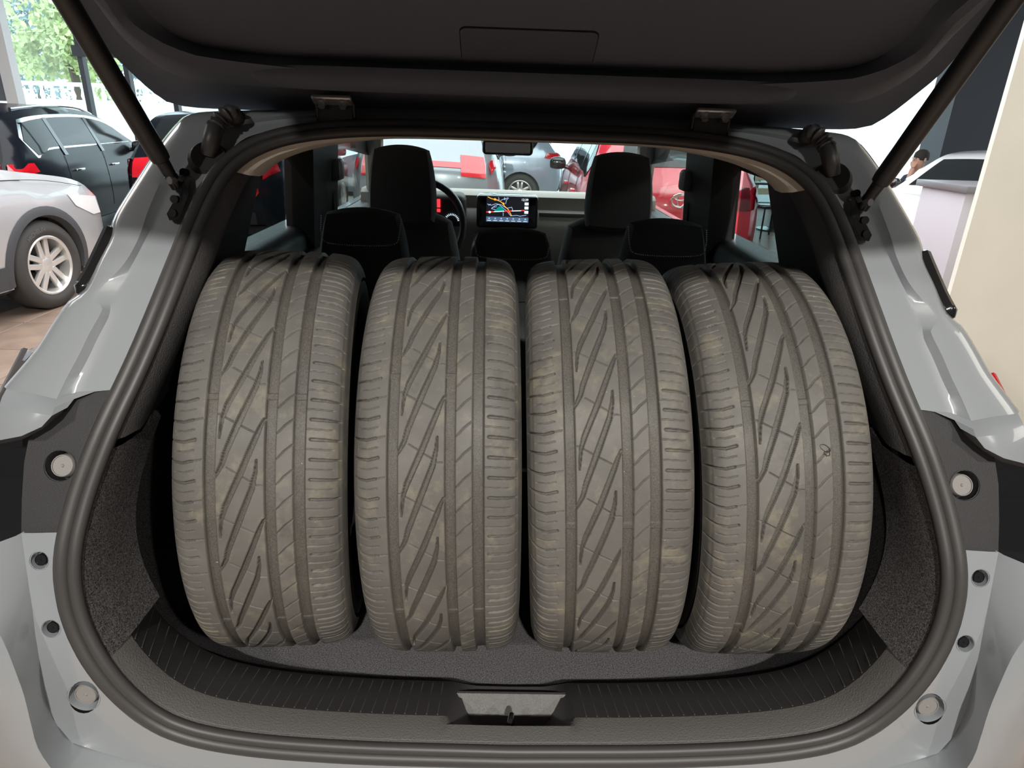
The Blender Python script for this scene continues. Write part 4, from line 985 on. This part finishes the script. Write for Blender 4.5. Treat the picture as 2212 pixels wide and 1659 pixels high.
        for yb in (1.22, 2.22):
            for sx in (1, -1):
                h_ = rbox(0, .035, -.10, .10, -.015, .015, .010, 2); x = s.w(yb, b-.14)
                vf = [(p[0]+x-.005, p[1]+yb, p[2]+b-.14) for p in h_[0]], h_[1]; obj('door_handle', vf if sx > 0 else mir(vf), chrome or s.paint, s.root)
        for sx in (1, -1):
            ym = T[9][0]-.35; x = s.w(ym, b+.02)
            mv = cushion(.22, .20, .15, .12, .6); mv = [(p[0]+x+.12, p[1]+ym, p[2]+b+.05) for p in mv[0]], mv[1]; o = obj('door_mirror', mv if sx > 0 else mir(mv), TRIMBLK, s.root)
            sv = tube([(x-.02, ym, b+.0), (x+.08, ym, b+.02)], .025, 8); obj('mirror_arm', sv if sx > 0 else mir(sv), TRIMBLK, o)
        # plastic lower bumper, plate, logo
        i0 = s.ci(T[0][0], T[0][1]); i1 = s.ci(T[1][0], T[1][1]); s.patch_shell('lower_bumper', i0, i1-1, -.9, .9, BLACKPL)
        return s
    def rear_lamps(s, z0, z1, tin, m, bar=False, yin=.32):
        T = s.K['top']; i0, i1 = min(range(3, 25), key=lambda i: abs(s.chain[i][1]-z0)), min(range(3, 25), key=lambda i: abs(s.chain[i][1]-z1))
        for sx in (-1, 1):
            o = s.patch_shell('tail_lamp', i0, i1, *sorted((sx*tin, sx*.985)), m, .010, n=6)
            vf = cdt([(.02, z0+.01), (yin, z0+.08), (yin*.9, z1), (.06, z1)], [], .05, lambda y, z: (s.w(y, z)+.006, y, z)); obj('lamp_wing', vf if sx > 0 else mir(vf), m, o)
        if bar:
            k = (i0+i1)/2; s.patch_shell('light_bar', k-.5, k+.5, -tin, tin, m, .008)
SILVER = mat('silver_paint', (.48, .485, .49), .3, metal=.35, coat=1.0); BLACKP = mat('black_paint', (.006, .008, .012), .18, coat=0.0, spec=.2)
GREYP = mat('pale_grey_paint', (.22, .24, .26), .25, metal=.3, coat=1.0); REDP = mat('red_paint', (.52, .012, .03), .25, coat=1.0)
WHITEP = mat('white_paint', (.82, .83, .84), .2, coat=1.0); BLUEG = mat('blue_grey_paint', (.35, .42, .50), .25, metal=.3, coat=1.0)
ALLOY = mat('alloy_silver', (.72, .71, .68), .3, metal=.6)
# silver SUV, parked parallel on the left, its right front wheel in view
cw = on_z(131, 664, 0.0)
K = OUT['suv']; hd = np.array([.10, .995]); rgt = np.array([hd[1], -hd[0]])
rear = np.array([cw[0], cw[1]])-hd*K['arches'][1][0]-rgt*(K['w']-.03)
s1 = Car('silver_car', 'suv', 'silver SUV with five-spoke alloy wheels beside the open grey car', rear, hd, SILVER, ALLOY).std()
s1.rear_lamps(.80, 1.05, .62, REDL)
cy, cz, r = K['arches'][1]
for cy, cz, r in K['arches']:
    P = [[(s1.w(cy+rr_*math.cos(a), max(.26, cz+rr_*math.sin(a)))+o_, cy+rr_*math.cos(a), cz+rr_*math.sin(a)) for rr_, o_ in ((r-.03, -.05), (r-.012, .010), (r+.03, .012), (r+.055, .004))] for a in np.linspace(-.22, math.pi+.22, 25)]
    for vf in (grid(P), mir(grid(P))): obj('arch_cladding', vf, mat('grey_cladding', (.055, .057, .062), .6), s1.root)
s1.patch_side('sill_cladding', [(1.30, .25), (3.10, .25), (3.10, .42), (1.30, .42)], MATS['grey_cladding'], .008)
s1.patch_side('head_lamp', [(3.85, .86), (4.25, .80), (4.28, .66), (4.15, .66), (3.92, .76)], WHITEPL, .006)
s1.seam([(3.02, 1.02), (3.6, .985), (4.1, .90)])
# lettering on the visible tyre
tv, tf = text_mesh('MICHELIN', .045)
wl = [c for c in s1.root.children if c.name.startswith('wheel') and 'well' not in c.name]
fw = max((c for c in wl if c.location.x > 0), key=lambda c: c.location.y)
lv = [(.1165, (.285+p[1])*math.sin(.75-p[0]/.285)*-1*-1, (.285+p[1])*math.cos(.75-p[0]/.285)) for p in tv]
lv = [(x, -(.285+p[1])*math.sin(.35-p[0]/.285), (.285+p[1])*math.cos(.35-p[0]/.285)) for (x, _, _), p in zip(lv, tv)]
obj('tyre_lettering', (lv, tf), mat('letter_grey', (.13, .125, .12), .7), fw, False)
# black estate beyond it
k1 = on_d(50, 352, 7.15); hd = np.array([-.13, .99]); rgt = np.array([hd[1], -hd[0]])
e1 = Car('black_car', 'estate', 'black estate car with chrome window surround beyond the silver SUV', np.array([k1[0], 6.95])-rgt*.80, hd, BLACKP, ALLOY).std(chrome=CHROME); e1.rear_lamps(.78, .95, .55, REDL, yin=.42)
for sx in (1, -1):
    rr_ = spline([(.7, 1.47), (1.4, 1.51), (2.2, 1.50), (2.6, 1.42)], 12); vf = tube([(sx*.56, y, z) for y, z in rr_], .016, 8); obj('roof_rail', vf, CHROME, e1.root)
# black car, rear corner seen behind the tail pillar
k2 = on_d(246, 365, 7.55)
b2 = Car('black_car', 'hatch', 'black hatchback with bright red wrap-around tail lamps parked beside the black estate', (k2[0]+.86, 7.55), (0.0, 1.0), BLACKP, ALLOY).std(); b2.rear_lamps(.82, 1.00, .45, REDL, True, .36)
for sx in (-1, 1): b2.patch_shell('reflector', 4, 5.2, *sorted((sx*.65, sx*.93)), REDL, .010, n=4)
# pale grey SUV seen through the windscreen
g3 = Car('grey_car', 'suv', 'pale grey SUV with a red light bar across its tailgate beside the red hatchback', (on_d(915, 380, 7.6)[0], 7.6), (0, 1), GREYP, ALLOY).std(rz=1.26); g3.rear_lamps(.95, 1.10, .60, REDL, True, .30)
# red SUV to its right
r4 = Car('red_car', 'hatch', 'red hatchback with an oval chrome emblem on its tailgate', (on_d(1455, 410, 6.2)[0]+.05, 6.2), (0.02, 1), REDP, ALLOY).std(); r4.rear_lamps(.80, 1.02, .62, mat('dark_red_lens', (.12, .004, .01), .1, coat=1.0), False, .26)
pz = np.array(r4.br(*r4.chain[r4.ci(.02, .88)], 0)); 
em = join(tube([(.085*math.cos(a), -.125, .90+.058*math.sin(a)) for a in np.linspace(0, 2*math.pi, 32, endpoint=False)], .009, 8, True), tube([(.035*math.cos(a), -.125, .90+.056*math.sin(a)) for a in np.linspace(0, 2*math.pi, 24, endpoint=False)], .007, 8, True), tube([(.062*math.cos(a), -.125, .925+.022*math.sin(a)) for a in np.linspace(0, 2*math.pi, 24, endpoint=False)], .007, 8, True))
obj('emblem', em, CHROME, r4.root)
# farther cars
f5 = Car('blue_car', 'hatch', 'blue-grey car parked crosswise by the glass front beyond the red hatchback', (1.0, 13.05), (-1, 0), BLUEG, ALLOY).std(); f5.rear_lamps(.84, 1.0, .5, REDL, False, .3)
# white car at right, nose towards the counter
hd = np.array([-.8, -.6]); nose = on_d(1950, 465, 6.6)
w6 = Car('white_car', 'coupe', 'white car parked behind the reception counter', np.array([nose[0]+.35, nose[1]+.25])-hd*4.08, hd, WHITEP, ALLOY).std()
w6.patch_side('head_lamp', [(3.70, .80), (3.98, .74), (3.99, .66), (3.80, .70)], DARKGL, .006)
# reception counter
c0, c1 = on_d(1996, 388, 5.55), on_d(2140, 400, 5.0)
ct = thing('reception_counter', 'white reception counter with dark grey top beside the cream wall', 'counter', (c0[0]+.5, 5.0, 0))
obj('body', rbox(-.5, 1.2, 0, .55, 0, c0[2]-.05, .008, 2), mat('counter_white', (.50, .48, .52), .5), ct); obj('top', rbox(-.53, 1.23, -.04, .6, c0[2]-.05, c0[2], .006, 2), mat('counter_top', (.16, .16, .17), .3), ct)

# ------------------------------------------------------------------ chairs and table by the far side
WOOD = mat('cream_wood', (.62, .56, .40), .5)
def chair(x, y, rz, lab):
    t = thing('dining_chair', lab, 'chair', (x, y, 0), rz, 'dark dining chairs beyond the red hatchback')
    obj('seat', rbox(-.21, .21, -.21, .21, .43, .47, .015, 2), TRIMBLK, t)
    for sx in (-.19, .19):
        obj('leg', tube([(sx, -.19, 0), (sx, -.19, .44)], .014, 6), TRIMBLK, t)
        obj('leg', tube([(sx, .19, 0), (sx, .19, .44), (sx, .22, .95)], .014, 6), TRIMBLK, t)
    for z in (.60, .80): obj('back_slat', rbox(-.19, .19, .195, .225, z, z+.09, .006, 1), WOOD, t)
p = on_z(1665, 512, 0.0)
for k, (dx, dy, rz) in enumerate(((0, 0, .2), (.72, .10, -.1), (.1, 1.55, math.pi))):
    chair(p[0]+dx*.9-.1, p[1]+dy, rz, ['black metal chair with cream back slats nearest the red hatchback', 'black metal chair with cream back slats beside the dark column', 'black metal chair with cream slats on the far side of the table'][k])
tt = thing('dining_table', 'dark square table between the slatted chairs', 'table', (p[0]+.3, p[1]+.75, 0))
obj('top', rbox(-.5, .5, -.35, .35, .72, .75, .01, 2), TRIMBLK, tt); obj('pedestal', cyl((0, 0, 0), (0, 0, .72), .04, 12), TRIMBLK, tt); obj('base', lathe([(0, .25), (.02, .25), (.03, .05)], 24, 'z'), TRIMBLK, tt)

# ------------------------------------------------------------------ the seated man
def skin_mesh(name, verts, edges, radii, m, parent, sub=2, root=0):
    me = bpy.data.meshes.new(name); me.from_pydata(verts, edges, []); o = bpy.data.objects.new(name, me); COL.objects.link(o)
    sk = o.modifiers.new('skin', 'SKIN'); su = o.modifiers.new('sub', 'SUBSURF'); su.levels = sub
    for i, r in enumerate(radii):
        d = me.skin_vertices[0].data[i]; d.radius = r if isinstance(r, tuple) else (r, r); d.use_root = (i == root)
    dg = bpy.context.evaluated_depsgraph_get(); nm = bpy.data.meshes.new_from_object(o.evaluated_get(dg)); bpy.data.objects.remove(o)
    nm.polygons.foreach_set('use_smooth', [True]*len(nm.polygons)); nm.materials.append(m)
    return obj(name, nm, None, parent, fix=False)
hp = on_d(1990, 345, 9.6)
per = thing('person', 'seated man in a dark navy jacket resting his hand on his face', 'person', (hp[0]+.02, hp[1], 0), math.radians(-75))
SKIN = mat('skin', (.48, .27, .19), .55); NAVY = mat('navy_jacket', (.018, .022, .045), .8); HAIR = mat('dark_hair', (.018, .013, .010), .8, bump=.8, bscale=120); TROU = mat('dark_trousers', (.02, .02, .025), .9)
hz = hp[2]   # head centre height
# local frame: faces -y
bv = [(0, .02, .52), (0, .03, .75), (0, 0, hz-.30), (0, -.03, hz-.17), (0, -.05, hz-.09), (0, -.06, hz), (0, -.055, hz+.08),
      (.19, 0, hz-.28), (.27, -.08, hz-.52), (.14, -.33, hz-.42), (.06, -.20, hz-.10),
      (-.19, 0, hz-.28), (-.27, -.10, hz-.52), (-.10, -.36, hz-.46), (0.02, -.40, hz-.46),
      (.10, .0, .50), (.12, -.42, .50), (.12, -.45, .10), (.12, -.56, .05), (-.10, .0, .50), (-.12, -.42, .50), (-.12, -.45, .10), (-.12, -.56, .05)]
be = [(0, 1), (1, 2), (2, 3), (3, 4), (4, 5), (5, 6), (2, 7), (7, 8), (8, 9), (9, 10), (2, 11), (11, 12), (12, 13), (13, 14), (0, 15), (15, 16), (16, 17), (17, 18), (0, 19), (19, 20), (20, 21), (21, 22)]
br_ = [(.15, .11), (.15, .11), (.15, .10), .055, (.07, .075), (.078, .095), (.065, .08), .06, .045, .038, .032, .06, .045, .038, .03, .085, .065, .045, .035, .085, .065, .045, .035]
skin_mesh('body', bv, be, br_, SKIN, per)
jv = [bv[i] for i in (0, 1, 2, 3, 7, 8, 9, 11, 12, 13)]; skin_mesh('jacket', jv, [(0, 1), (1, 2), (2, 3), (2, 4), (4, 5), (5, 6), (2, 7), (7, 8), (8, 9)], [(.19, .14), (.19, .14), (.19, .13), .075, .085, .068, .052, .085, .068, .052], NAVY, per)
tv_ = [bv[i] for i in (0, 15, 16, 17, 19, 20, 21)]; skin_mesh('trousers', tv_, [(0, 1), (1, 2), (2, 3), (0, 4), (4, 5), (5, 6)], [(.16, .12), .10, .078, .058, .10, .078, .058], TROU, per)
hv = lathe([(-.02, .098), (.03, .104), (.08, .092), (.115, .055), (.125, .002)], 20, 'z'); hv = [(p_[0]*.86, p_[1]*1.05-.03, p_[2]+hz+.015) for p_ in hv[0]], hv[1]; obj('hair', hv, HAIR, per)
obj('nose', put(cushion(.028, .020, .05, .03, .8), (0, -.158, hz-.005)), SKIN, per)
for sx in (-1, 1):
    obj('ear', put(cushion(.02, .02, .06, .035, .8), (sx*.082, -.04, hz)), SKIN, per); obj('eye', put(cushion(.02, .02, .012, .008, .8), (sx*.03, -.150, hz+.02)), HAIR, per)
obj('mouth', put(cushion(.045, .045, .010, .01, .8), (0, -.148, hz-.052)), mat('lips', (.35, .14, .11), .6), per)
for k in range(5):
    a = (k-2)*.022; fv = spline([(.06+a*.3, -.20, hz-.10), (.045+a, -.185, hz-.055), (.03+a, -.165, hz-.015-abs(k-2)*.006)], 6); obj('finger', tube(fv, [.011]*5+[.006], 8), SKIN, per)
oc = thing('office_chair', 'dark office chair under the seated man', 'chair', (hp[0]+.02, hp[1], 0), math.radians(-75))
obj('seat', rbox(-.24, .24, -.26, .24, .32, .39, .03, 3), TRIMBLK, oc); obj('backrest', rbox(-.22, .22, .27, .32, .5, .95, .03, 3), TRIMBLK, oc); obj('post', cyl((0, 0, .05), (0, 0, .33), .03, 12), STEEL, oc); obj('base', lathe([(0, .28), (.04, .27), (.06, .04)], 20, 'z'), TRIMBLK, oc)
